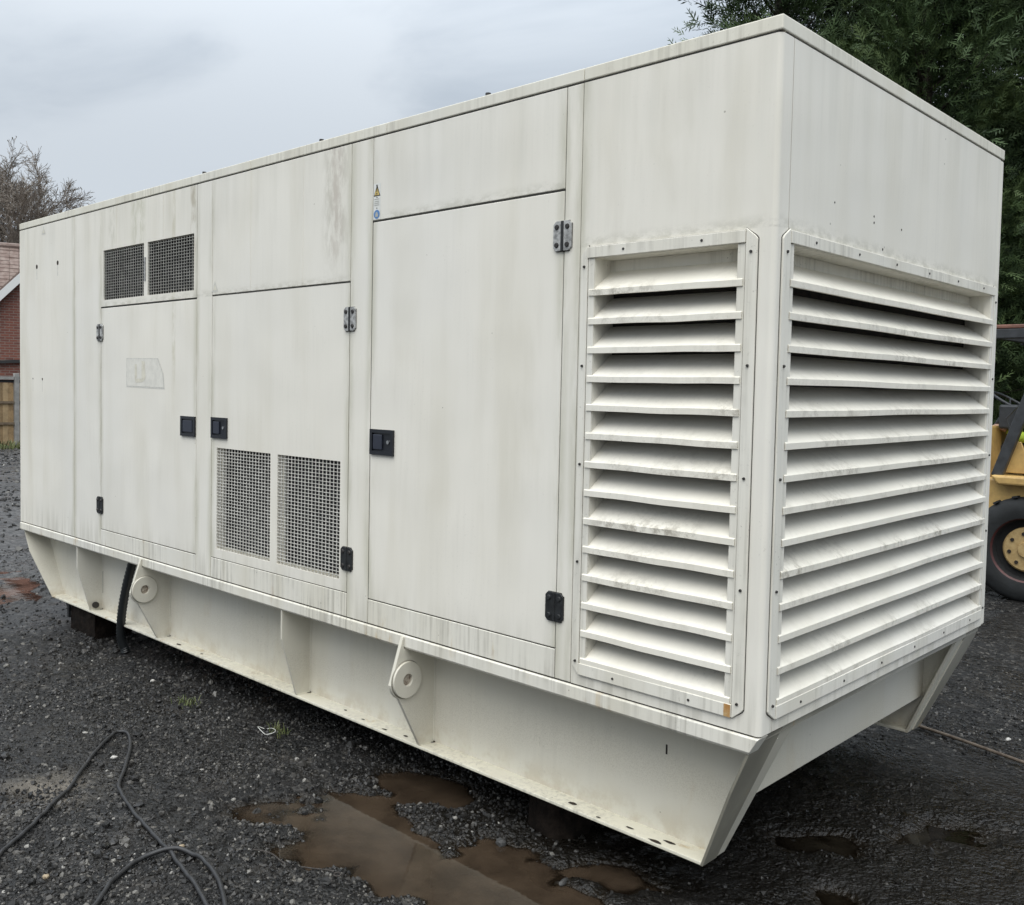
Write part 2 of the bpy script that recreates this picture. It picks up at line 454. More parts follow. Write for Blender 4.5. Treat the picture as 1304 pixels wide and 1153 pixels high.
mud = n.math('MULTIPLY', mx, n.ramp(n.noise(P, 2.4, 4, .6), .26, .48))
c = n.mix(n.math('MULTIPLY', mud, .93), c, (.0075, .0062, .0045, 1))
glare = n.math('MULTIPLY', n.ramp(n("ShaderNodeVectorMath", {0: P, 1: (-2.72, -1.12, 0)}, operation='DISTANCE').outputs[1], .34, .05), n.ramp(n.noise(P, 7, 5, .65), .36, .6))      # sky glare painted as a pale patch on the wet ground
c = n.mix(n.math('MULTIPLY', glare, .7), c, (.20, .175, .14, 1))
sp = n("ShaderNodeSeparateXYZ", {0: P})
zwet = n.ramp(sp.outputs[2], .010, -.010)                       # mud round the puddles
c = n.mix(n.math('MULTIPLY', zwet, .85), c, (.016, .0125, .0085, 1))
dist = n("ShaderNodeVectorMath", {0: P, 1: (1.4, -2.7, 0)}, operation='DISTANCE').outputs[1]
dry = n.math('MULTIPLY', n.ramp(sp.outputs[0], -4.5, -9), n.ramp(n.noise(P, .6, 5, .65), .32, .62, .35, 1.0))   # paler, drier stone across the yard
c = n.mix(n.math('MULTIPLY', dry, .75), c, n.mix(cell2, (.03, .0295, .0285, 1), (.13, .126, .122, 1)))
ro = n.math('ADD', n.ramp(n.noise(P, 2.2, 4, .6), .36, .64, .34, .68), n.math('MULTIPLY', damp, -.16))
ro = n.math('SUBTRACT', ro, n.math('MULTIPLY', zwet, .2))
sheen = n.ramp(n.noise(P, 1.7, 4, .62), .56, .68)            # patches still wet from rain
ro = n.math('SUBTRACT', n.math('SUBTRACT', ro, n.math('MULTIPLY', sheen, .34)), n.math('MULTIPLY', mud, .2))
ro = n.math('MAXIMUM', ro, .2)
h1 = n.math('SUBTRACT', 1.0, v1.outputs["Distance"])
h2 = n.math('SUBTRACT', 1.0, v2.outputs["Distance"])
clod = n.noise(P, 9, 4, .6)
hb_ = n.math('ADD', n.math('MULTIPLY', clod, 2.0), n.math('MULTIPLY', h1, .55))
hh = n.math('ADD', hb_, n.math('ADD', n.math('MULTIPLY', h2, .7), n.math('MULTIPLY', n.noise(P, 150, 3), .35)))
setin(n, b, Base_Color=c, Roughness=ro, Normal=n("ShaderNodeBump", {"Height": hh, "Strength": .9, "Distance": .014}).outputs[0])
b.inputs["Specular IOR Level"].default_value = .30
GROUND_MAT = m
gme.materials.append(m)
ground = link("ground", gme, (0, 0, 0)); ground["kind"] = "structure"

# puddles: flat murky water lying in the basins; the deeper it is, the less of the bottom shows
def murky(name, deep, thin):
    m = bpy.data.materials.new(name); m.use_nodes = True
    n = N(m.node_tree); m.node_tree.nodes.clear()
    P = n("ShaderNodeNewGeometry").outputs["Position"]
    dep = n("ShaderNodeAttribute", attribute_name="depth").outputs["Fac"]
    bump = n("ShaderNodeBump", {"Height": n.noise(P, 11, 3), "Strength": .05, "Distance": .01}).outputs[0]
    dif = n("ShaderNodeBsdfDiffuse", {"Color": n.mix(n.ramp(n.noise(P, 4.5, 5, .6), .35, .65), (*deep, 1), (*thin, 1))})
    tr = n("ShaderNodeBsdfTransparent", {"Color": (.62, .54, .44, 1)})
    op = n.math('ADD', n.ramp(dep, .0, .016, .10, .93), n.math('MULTIPLY', n.math('SUBTRACT', n.noise(P, 16, 4, .6), .5), .25), True)
    body = n("ShaderNodeMixShader", {0: op, 1: tr.outputs[0], 2: dif.outputs[0]})
    gl = n("ShaderNodeBsdfGlossy", {"Roughness": .025, "Normal": bump})
    fr = n("ShaderNodeFresnel", {"IOR": 1.5, "Normal": bump})
    out = n("ShaderNodeMixShader", {0: fr.outputs[0], 1: body.outputs[0], 2: gl.outputs[0]})
    n("ShaderNodeOutputMaterial", {0: out.outputs[0]})
    return m


WATER_MAT = murky("muddy_puddle_water", (.052, .0365, .024), (.030, .021, .014))
DARK_WATER = murky("dark_muddy_water", (.022, .018, .012), (.014, .011, .008))
red = murky("red_mud_water", (.125, .070, .052), (.095, .055, .042))


def puddle(bsl, mat):
    near_ = np.zeros(GX.shape, bool)
    for bs in bsl: near_ |= np.hypot(GX - bs[0], GY - bs[1]) < max(bs[2], bs[3]) * 2.0
    ok = near_ & (GZ < WATER + .006)
    qk = ok.ravel()[quads].any(1) & near_.ravel()[quads].all(1) & (GZ.ravel()[quads].min(1) < WATER)
    Q = quads[qk]; used, inv = np.unique(Q, return_inverse=True)
    V = np.stack([GX.ravel()[used], GY.ravel()[used], np.full(len(used), WATER)], -1)
    me = np_mesh("puddle", V, inv.reshape(-1, 4), smooth=False)
    me.attributes.new("depth", 'FLOAT', 'POINT').data.foreach_set("value", (WATER - GZ.ravel()[used]).astype(np.float32))
    me.materials.append(mat)
    return link("puddle", me, (0, 0, 0), kind="structure")


puddle(BASINS[0:4] + [BASINS[8]], WATER_MAT); puddle([BASINS[4]], WATER_MAT); puddle([BASINS[5], BASINS[10]], red)
puddle([BASINS[6]], WATER_MAT); puddle([BASINS[7], BASINS[9], BASINS[11]], DARK_WATER)

# loose stones: nobody could count them
m, n, b = new_mat("loose_gravel_stone")
rnd = n("ShaderNodeObjectInfo").outputs["Random"]
P = n("ShaderNodeNewGeometry").outputs["Position"]
c = n.crange(rnd, [(0.0, (.004, .004, .0038)), (.42, (.0112, .0104, .0095)), (.74, (.031, .0288, .0262)), (.93, (.085, .079, .071)), (.988, (.19, .18, .16)), (1.0, (.46, .44, .40))])
c = n.mix(n.math('MULTIPLY', n.noise(P, 90, 3), .5), c, (.03, .029, .028, 1))
mx = n.ramp(n("ShaderNodeVectorMath", {0: P, 1: (.35, .85, 0)}, operation='DISTANCE').outputs[1], 2.0, .8)      # mud-smeared stones near the foot
c = n.mix(n.math('MULTIPLY', mx, .72), c, (.012, .0105, .008, 1))
setin(n, b, Base_Color=c, Roughness=n.ramp(n.noise(P, 1.6, 3), .38, .62, .18, .62))
b.inputs["Specular IOR Level"].default_value = .32
STONE_MAT = m


def gravel(name, region, dens_fn, smin, smax, seed, sub):
    x0, x1, y0, y1 = region
    cx = (GX[:-1, :-1] + GX[1:, 1:]) / 2; cy = (GY[:-1, :-1] + GY[1:, 1:]) / 2
    keep = ((cx > x0) & (cx < x1) & (cy > y0) & (cy < y1)).ravel()
    Q = quads[keep]; used, inv = np.unique(Q, return_inverse=True)
    V = np.stack([GX, GY, GZ], -1).reshape(-1, 3)[used]
    me = np_mesh(name, V, inv.reshape(-1, 4))
    d = dens_fn(V[:, 0], V[:, 1], V[:, 2])
    at = me.attributes.new("dens", 'FLOAT', 'POINT'); at.data.foreach_set("value", d.astype(np.float32))
    ob = link(name, me, (0, 0, 0), kind="stuff")
    ng = bpy.data.node_groups.new(name, 'GeometryNodeTree')
    ng.interface.new_socket("Geometry", in_out='INPUT', socket_type='NodeSocketGeometry')
    ng.interface.new_socket("Geometry", in_out='OUTPUT', socket_type='NodeSocketGeometry')
    g = N(ng)
    gi, go = g("NodeGroupInput"), g("NodeGroupOutput")
    da = g("GeometryNodeInputNamedAttribute", {"Name": "dens"}, data_type='FLOAT')
    ds = g("GeometryNodeDistributePointsOnFaces", {"Mesh": gi.outputs[0], "Density": da.outputs[0], "Seed": seed}, distribute_method='RANDOM')
    join = g("GeometryNodeJoinGeometry")
    for k in range(6):
        ico = g("GeometryNodeMeshIcoSphere", {"Radius": 1.0, "Subdivisions": sub})
        pos = g("GeometryNodeInputPosition")
        off = g("ShaderNodeVectorMath", {0: pos.outputs[0], 1: (k * 7.3, k * 3.1, seed)}, operation='ADD')
        nz = g("ShaderNodeTexNoise", {"Vector": off.outputs[0], "Scale": 1.1, "Detail": 1.0})
        dv = g("ShaderNodeVectorMath", {0: nz.outputs[1], 1: (.5, .5, .5)}, operation='SUBTRACT')
        dsc = g("ShaderNodeVectorMath", {0: dv.outputs[0], 3: 1.5}, operation='SCALE')
        se = g("GeometryNodeSetPosition", {"Geometry": ico.outputs[0], "Offset": dsc.outputs[0]})
        sm = g("GeometryNodeSetMaterial", {"Geometry": se.outputs[0], "Material": STONE_MAT})
        ti = g("GeometryNodeGeometryToInstance", {"Geometry": sm.outputs[0]})
        ng.links.new(ti.outputs[0], join.inputs[0])
    rr = g("FunctionNodeRandomValue", {"Min": (0, 0, 0), "Max": (6.28, 6.28, 6.28), "Seed": seed + 1}, data_type='FLOAT_VECTOR')
    s1 = g("FunctionNodeRandomValue", {2: 0.0, 3: 1.0, "Seed": seed + 2}, data_type='FLOAT')
    sz = g("ShaderNodeMapRange", {0: g.math('POWER', s1.outputs[1], 2.2), 1: 0.0, 2: 1.0, 3: smin, 4: smax})
    sh = g("FunctionNodeRandomValue", {"Min": (.7, .7, .55), "Max": (1.25, 1.1, .95), "Seed": seed + 3}, data_type='FLOAT_VECTOR')
    sc = g("ShaderNodeVectorMath", {0: sh.outputs[0], 3: sz.outputs[0]}, operation='SCALE')
    io = g("GeometryNodeInstanceOnPoints", {"Points": ds.outputs[0], "Instance": join.outputs[0], "Pick Instance": True, "Rotation": rr.outputs[0], "Scale": sc.outputs[0]})
    ng.links.new(io.outputs[0], go.inputs[0])
    md = ob.modifiers.new("stones", 'NODES'); md.node_group = ng
    return ob


def rubble_cover(x, y): return .15 + .85 * np.clip((vnoise(x * 1.4, y * 1.4, 31) - .35) / .35, 0, 1)


def dry_mask(x, y, z): return np.maximum(np.clip((z - WATER + .008) / .010, 0, 1), .10 * (vnoise(x * 5, y * 5, 71) > .52))


def cover(x, y): return .35 + .65 * np.clip((vnoise(x * 2.3, y * 2.3, 11) - .25) / .4, 0, 1)


def near(x, y): return np.hypot(x - 1.4, y + 2.7)


gravel("gravel", (-4.6, 1.6, -2.1, 3.4), lambda x, y, z: dry_mask(x, y, z) * cover(x, y) * np.clip((6.2 - near(x, y)) / 1.5, 0, 1) * (1 - .93 * np.clip(1.3 * (2.1 - np.hypot(x - .35, y - .85)), 0, 1)) * 3600, .003, .0085, 3, 1)
gravel("coarse_gravel", (-8.9, 2.1, -2.1, 4.5), lambda x, y, z: dry_mask(x, y, z) * cover(x, y) * (1 - .9 * np.clip(1.3 * (2.1 - np.hypot(x - .35, y - .85)), 0, 1)) * np.clip((7.5 - near(x, y)) / 3.5, .16, 1) * 2300, .0055, .0145, 21, 1)


gravel("far_rubble", (-26, -8.8, -2, 10), lambda x, y, z: (.2 + .8 * rubble_cover(x * .6, y * .6)) * 75 + 0 * z, .016, .05, 77, 1)
gravel("rubble", (-8.95, -1.2, -2.15, 4.5), lambda x, y, z: dry_mask(x, y, z) * rubble_cover(x, y) * (70 + 230 * np.clip((-4.2 - x) / 2, 0, 1)), .010, .026, 51, 2)


# ------------------------------------------------------------------ the generator canopy
L, A, B, C1, C2, D, E_, F, G = -6.051, -5.083, -4.675, -3.458, -3.294, -2.083, -1.929, -.831, -.755
W, H, HF = 2.138, 2.2, 2.15
T = .03
gen = thing("generator_container", (-3.0, 1.07, ZG - .525), "big weathered off-white enclosed diesel generator with louvred end standing on timber blocks", "generator")


def pn(name, x0, x1, z0, z1, y=0.0, gap=.0016, mat=PAINT, bev=.0025, label=None):
    return MB().box((x0 + gap, y, z0 + gap), (x1 - gap, y + T, z1 - gap)).build(name, mat, gen, bevel=bev, label=label)


# front side, left to right
pn("side_panel", L, A, 0, HF, label="plain panel at the far end with two small dark holes")
pn("post", A, B, 0, HF)
pn("post", C1, C2, 0, HF)
pn("post", D, E_, 0, HF)
pn("post", F, G, 0, HF)
# upper panel with the two vent openings, with its creases
up = MB().plate([B + .002, -4.636, -4.086, -4.038, -3.492, C1 - .002], [1.528 + .004, 1.573, 1.886, HF - .002], [(1, 1), (3, 1)], 0, T, 1)
up.build("upper_panel", PAINT, gen, label="upper panel with two dark mesh vents and green streaks")
for x in (-4.456, -3.847): MB().box((x - .0025, -.0012, 1.90), (x + .0025, .001, HF - .004)).build("seam_strip", PAINT_TRIM, gen)
pn("upper_panel", C2, D, 1.534, HF, label="plain upper panel with a brown stain on its right")
for x in (-2.917, -2.456): MB().box((x - .002, -.001, 1.54), (x + .002, .001, HF - .004)).build("seam_strip", PAINT, gen)
pn("upper_panel", E_, F, 1.787, HF)
pn("sill_panel", B, C1, 0, .102, mat=PAINT_TRIM)
pn("sill_panel", C2, D, 0, .112, mat=PAINT_TRIM, label="sill panel with yellowish rust runs")
pn("sill_panel", E_, F, 0, .110, mat=PAINT_TRIM)


# vent mesh: bars
def vent(name, parent, x0, x1, z0, z1, nc, nr, mat, tv=.0038, th=.0028, y=.006):
    mb = MB()
    for i in range(1, nc):
        x = x0 + (x1 - x0) * i / nc; mb.box((x - tv / 2, y, z0), (x + tv / 2, y + .003, z1))
    for j in range(1, nr):
        z = z0 + (z1 - z0) * j / nr; mb.box((x0, y - .002, z - th / 2), (x1, y + .0012, z + th / 2))
    o = mb.build(name, mat, parent, kind="stuff")
    MB().box((x0 - .01, T + .075, z0 - .01), (x1 + .01, T + .080, z1 + .01)).build('vent_backing', DARK, parent)  # dark sheet added so the mesh holes look like unlit interior
    return o


vent("vent_mesh", gen, -4.636, -4.086, 1.573, 1.886, 18, 18, MESH_GREY)
for x0 in (-4.636, -4.038): MB().box((x0 + .0006, .012, 1.574), (x0 + .004, T + .07, 1.885)).build('vent_jamb', DARK, gen)  # dark lining added over the pale edge, standing in for interior shade
vent("vent_mesh", gen, -4.038, -3.492, 1.573, 1.886, 18, 18, MESH_GREY)
MB().box((-4.075, -.006, 1.66), (-4.058, .001, 1.80)).build("vent_latch", STEEL, gen, bevel=.002)


# doors
def door(x0, x1, z0, z1, holes=None, label=None):
    e = None
    if holes:
        us, ws, hs = holes
        mb = MB().plate([x0 + .003] + us + [x1 - .003], [z0 + .003] + ws + [z1 - .006], hs, .001, T, 1)
        e = mb.build("door", PAINT, gen, label=label)
    else:
        e = MB().box((x0 + .0025, .001, z0 + .0025), (x1 - .0025, T, z1 - .006)).build("door", PAINT, gen, bevel=.003, label=label)
    return e


def latch(parent, cx, cz, lw=.158, lh=.112, flip=False):
    """recessed paddle latch: frame, dish, paddle and lock barrel"""
    mb = MB()
    x0, x1, z0, z1 = cx - lw / 2, cx + lw / 2, cz - lh / 2, cz + lh / 2
    f = .017
    mb.plate([x0, x0 + f, x1 - f, x1], [z0, z0 + f, z1 - f * .9, z1], [(1, 1)], -.010, .0005, 1)
    fr = mb.build("handle", BLACK, parent, bevel=.0025)
    MB().box((x0 + .012, -.0015, z0 + .012), (x1 - .012, .0008, z1 - .012)).build("dish", BLACK, fr)
    s = -1 if not flip else 1
    px0, px1 = (x0 + f + .004, cx + .004) if not flip else (x0 + f + .006, x1 - f - .012)
    MB().box((px0, -.009, z0 + f + .006), (px1, -.0018, z1 - f - .005)).build("paddle", NAVY, fr, bevel=.003)
    if not flip:
        MB().cyl((x1 - f - .020, -.0075, cz + .002), (x1 - f - .020, -.001, cz + .002), .0085, n=14).build("lock_barrel", CHROME, fr, smooth=True)
    return fr


def hinge(parent, cx, cz, hw=.084, hh=.108, mat=STEEL, bolt=SCREW):
    mb = MB()
    for sgn in (-1, 1):
        a, c = cx + sgn * .006, cx + sgn * hw / 2; x0, x1 = min(a, c), max(a, c)
        r = .012; o = x1 if sgn > 0 else x0; i_ = x0 if sgn > 0 else x1
        poly = [(i_, cz - hh / 2), (o - sgn * r, cz - hh / 2), (o, cz - hh / 2 + r), (o, cz + hh / 2 - r), (o - sgn * r, cz + hh / 2), (i_, cz + hh / 2)]
        mb.prism(poly, 1, -.008, .0008)
    h = mb.build("hinge", mat, parent, bevel=.0012, seg=1)
    MB().cyl((cx, -.0065, cz - hh / 2 + .001), (cx, -.0065, cz + hh / 2 - .001), .0062, n=10).build("pin", BLACKHINGE, h, smooth=50)
    MB().box((cx - hw / 2 - .0015, -.002, cz - hh / 2 + .010), (cx + hw / 2 + .0015, .0006, cz + hh / 2 - .010)).build("gasket", GRIME, h)
    MB().box((cx - hw / 2 + .010, -.002, cz - hh / 2 - .0018), (cx + hw / 2 - .010, .0006, cz + hh / 2 + .0012)).build("gasket", GRIME, h)
    for sx in (-1, 1):
        for sz in (-1, 1):
            p = (cx + sx * hw * .29, -.013, cz + sz * hh * .30)
            MB().cyl(p, (p[0], -.0075, p[2]), .0080, .0105, n=10).build("bolt", bolt, h)
    return h


d1 = door(B, C1, .102, 1.528, label="narrow far door with a faded sticker patch and hinges on its left")
hx = -2.656
d2 = door(C2, D, .112, 1.534, ([-3.238, -2.719, hx, -2.143], [.165, .713], [(1, 1), (3, 1)]), label="middle door with two mesh vents low down")
d3 = door(E_, F, .110, 1.787, label="widest door beside the louvre with hinges on its right")
latch(d1, -3.542, .816, flip=True)
latch(d2, -3.207, .821)
latch(d3, -1.840, .8175)
hinge(d1, B - .005, 1.369); hinge(d1, B - .005, .258, mat=BLACKHINGE)
hinge(d2, D + .005, 1.364); hinge(d2, D + .002, .270, mat=BLACKHINGE)
hinge(d3, F - .004, 1.619, mat=STEEL); hinge(d3, F - .004, .266, mat=BLACKHINGE, bolt=BLACKHINGE)
for x0, x1 in ((-3.238, -2.719), (hx, -2.143)):
    vent("vent_mesh", d2, x0, x1, .165, .713, 18, 32, MESH_PAINT)
    MB().box((x0 + .001, T + .001, .165), (x0 + .012, T + .018, .713)).build("vent_jamb", PAINT_TRIM, d2)
    MB().box((x0 + .012, T + .001, .150), (x1, T + .03, .170)).build("vent_ledge", PAINT_FLANGE, d2)
# faded patch where an old sticker was
mb = MB()
gy0 = .001
def flat(mb, poly, y, m=0):
    k = len(poly); return mb.add([(p[0], y, p[1]) for p in poly], [tuple(range(k))], m)
outer = [(-4.313, 1.026), (-3.825, 1.020), (-3.84, 1.11), (-3.905, 1.200), (-4.313, 1.204)]
inner = [(-4.303, 1.033), (-3.836, 1.029), (-3.85, 1.107), (-3.912, 1.194), (-4.303, 1.197)]
flat(mb, outer, gy0 - .0008, 2); flat(mb, inner, gy0 - .0014, 0)
for poly in ([(-4.20, 1.165), (-4.175, 1.165), (-4.17, 1.085), (-4.20, 1.075)], [(-4.11, 1.185), (-4.07, 1.18), (-4.06, 1.08), (-4.11, 1.075)],
             [(-4.20, 1.078), (-4.06, 1.078), (-4.10, 1.058), (-4.185, 1.053)]):
    flat(mb, poly, gy0 - .002, 1)
mb.build("sticker_patch", [GHOST, GHOSTB, GHOSTE], d1, label="faded rectangular mark of a removed sticker")

# warning label on the upper panel over the widest door
mb = MB()
flat(mb, [(-1.924, 1.792), (-1.876, 1.792), (-1.876, 1.948), (-1.924, 1.948)], -.0006, 0)
flat(mb, [(-1.9225, 1.893), (-1.8775, 1.893), (-1.900, 1.944)], -.0012, 2)
flat(mb, [(-1.917, 1.8965), (-1.883, 1.8965), (-1.900, 1.936)], -.0018, 1)
flat(mb, [(-1.9025, 1.912), (-1.8975, 1.912), (-1.896, 1.942), (-1.904, 1.942)], -.0024, 2)
flat(mb, [(-1.903, 1.900), (-1.897, 1.900), (-1.897, 1.907), (-1.903, 1.907)], -.0024, 2)
for z in (1.878, 1.868, 1.860, 1.852): flat(mb, [(-1.918, z), (-1.884, z), (-1.884, z + .0035), (-1.918, z + .0035)], -.0012, 4)
for z in (1.885, 1.838): flat(mb, [(-1.903, z), (-1.897, z), (-1.897, z + .005), (-1.903, z + .005)], -.0012, 2)
circ = [(-1.900 + .0205 * math.cos(i * math.pi / 12), 1.814 + .0195 * math.sin(i * math.pi / 12)) for i in range(24)]
flat(mb, circ, -.0012, 3)
flat(mb, [(-1.908, 1.803), (-1.892, 1.803), (-1.890, 1.812), (-1.897, 1.824), (-1.904, 1.824), (-1.910, 1.813)], -.0018, 4)
mb.build("warning_label", [LABELW, LABELY, LABELK, LABELB, LABELG], gen, label="small strip label with yellow warning triangle above a blue disc")
for x, z, s in ((-3.265, 1.575, .035), (-5.6, 2.105, .035)):
    mb = MB()
    flat(mb, [(x - s, z - s * .7), (x + s, z - s * .7), (x, z + s)], -.0008, 0); flat(mb, [(x - s * .6, z - s * .45), (x + s * .6, z - s * .45), (x, z + s * .5)], -.0014, 1)
    mb.build("triangle_label", [GHOSTE, GHOSTB], gen, label="tiny faded triangular warning sticker")
for x, z, r in ((-5.723, 1.863, .016), (-5.355, 1.864, .016), (-5.628, 1.063, .009), (-5.80, 1.065, .006)):
    MB().cyl((x, -.0008, z), (x, .002, z), r, n=12).build("drilled_hole", HOLE, gen)
    MB().box((x - r * .35, -.0005, z - .09), (x + r * .3, .001, z)).build("rust_run", GHOSTE, gen)

# corner: front panel with louvre opening, rounded edge and the strip that turns onto the end
r = .018
mb = MB().plate([G + .002, -.700, -.116, -r], [.002, .062, 1.528, HF - .002], [(1, 1)], 0, T, 1)
for i in range(6):
    a0, a1 = i * math.pi / 12, (i + 1) * math.pi / 12
    p0, p1 = (-r + r * math.sin(a0), r - r * math.cos(a0)), (-r + r * math.sin(a1), r - r * math.cos(a1))
    mb.add([(p0[0], p0[1], .002), (p1[0], p1[1], .002), (p1[0], p1[1], HF - .002), (p0[0], p0[1], HF - .002)], [(0, 1, 2, 3)])
mb.plate([r, .075], [.002, HF - .002], [], 0, -T, 0)
mb.build("corner_panel", PAINT, gen, label="corner panel that turns round the near edge")
# end face
mb = MB().plate([.079, .100, 2.030, 2.092], [.002, .055, 1.528, HF - .002], [(1, 1)], 0, -T, 0)
mb.build("end_panel", PAINT, gen, label="plain end panel above the big louvre")
MB().box((-T, 2.096, .002), (0, W, HF - .002)).build("corner_post", PAINT, gen, bevel=.006)
for y_, z_, r_ in ((.392, 1.70, .0035), (.711, 1.699, .004), (.713, 1.677, .0045), (.964, 1.685, .004), (.797, 1.593, .005)):
    MB().cyl((.0008, y_, z_), (-.002, y_, z_), r_, n=8).build("drilled_hole", HOLE, gen)
# sides that cannot be seen from the front
MB().box((L, W - T, 0), (-T - .002, W, HF - .002)).build("rear_side_panel", PAINT, gen, bevel=.003)
MB().box((L, T + .002, 0), (L + T, W - T - .002, HF - .002)).build("far_end_panel", PAINT, gen, bevel=.003)
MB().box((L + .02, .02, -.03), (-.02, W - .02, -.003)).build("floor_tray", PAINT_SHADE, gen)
MB().box((L + .3, .32, .0), (-.30, W - .3, 2.1)).build("dark_core", DARK_CORE, gen)  # unseen black box added to keep the interior dark

# roof cap: fascia segments round the top
jx = [L, -5.083, -3.996, -2.919, -1.839, -.754]
for i in range(5):
    MB().box((jx[i] + .001, -.002, HF + .0045), (jx[i + 1] - .001, .05, H)).build("roof_edge", PAINT_ROOF, gen, bevel=.004)
MB().prism([(-.753, -.002), (.002, -.002), (.002, W + .002), (-.042, W + .002), (-.042, .05), (-.753, .05)], 2, HF + .0045, H).build("roof_edge", PAINT_ROOF, gen, bevel=.004)
MB().box((L, W - .05, HF + .004), (-.044, W + .006, H)).build("roof_edge", PAINT_ROOF, gen, bevel=.004)
MB().box((L - .004, .052, HF + .004), (L + .05, W - .052, H)).build("roof_edge", PAINT_ROOF, gen, bevel=.004)
MB().box((L + .04, .045, HF - .02), (-.040, W - .045, H - .008)).build("roof_sheet", PAINT_ROOF, gen)
for x in (-3.42, -2.342, -1.25): MB().cyl((x, .02, H - .002), (x, .02, H + .014), .011, n=8).build("lifting_stud", SCREW, gen)


# black rubber seals in the joints between panels
sb = MB()
for x in (A, B, C1, C2, D, E_, F, G): sb.box((x - .0018, .0035, .002), (x + .0018, .028, HF - .002))
for x0, x1, z in ((B, C1, .102), (C2, D, .112), (E_, F, .110)): sb.box((x0 + .004, .0035, z - .0015), (x1 - .004, .026, z + .0025))
for x0, x1, z in ((B, C1, 1.525), (C2, D, 1.5305), (E_, F, 1.784)): sb.box((x0 + .004, .0035, z - .003), (x1 - .004, .026, z + .0045))
sb.box((L + .01, .0025, HF - .0015), (-.01, .029, HF + .0042)); sb.box((-.029, .03, HF - .0015), (-.0025, W - .01, HF + .0042))
sb.box((-.028, .0755, .003), (-.0035, .0785, HF - .003)); sb.box((-.028, 2.0925, .003), (-.0035, 2.0955, HF - .003))
sb.box((L + .01, .004, -.0035), (-.03, .03, .0015))
sb.build("rubber_seal", GRIME, gen)


# louvres
def blade_mesh(length, n=26, seed=0, amp=.002):
    """one louvre blade along +x from 0, nose at y=0, rising inwards"""
    rr = random.Random(seed)
    prof = [(.012, -.020), (.0, -.020), (.0, 0.0), (.014, .0105), (.108, .0785), (.108, .076), (.003, -.0025), (.003, -.017), (.012, -.017)]
    vs, fs = [], []
    ph = [rr.uniform(0, 6.28) for _ in range(4)]
    for i in range(n + 1):
        t = i / n; x = t * length
        w = amp * (math.sin(t * 5 + ph[0]) + .6 * math.sin(t * 13 + ph[1])) * math.sin(math.pi * t)
        wy = amp * .8 * math.sin(t * 9 + ph[2]) * math.sin(math.pi * t)
        for j, (y, z) in enumerate(prof):
            k = 1 if j not in (4, 5) else 0
            vs.append((x, y + wy * k, z + w * k))
    K = len(prof)
    for i in range(n):
        for j in range(K): fs.append((i * K + j, i * K + (j + 1) % K, (i + 1) * K + (j + 1) % K, (i + 1) * K + j))
    fs += [tuple(range(K)), tuple(range(n * K, (n + 1) * K))[::-1]]
    return vs, fs


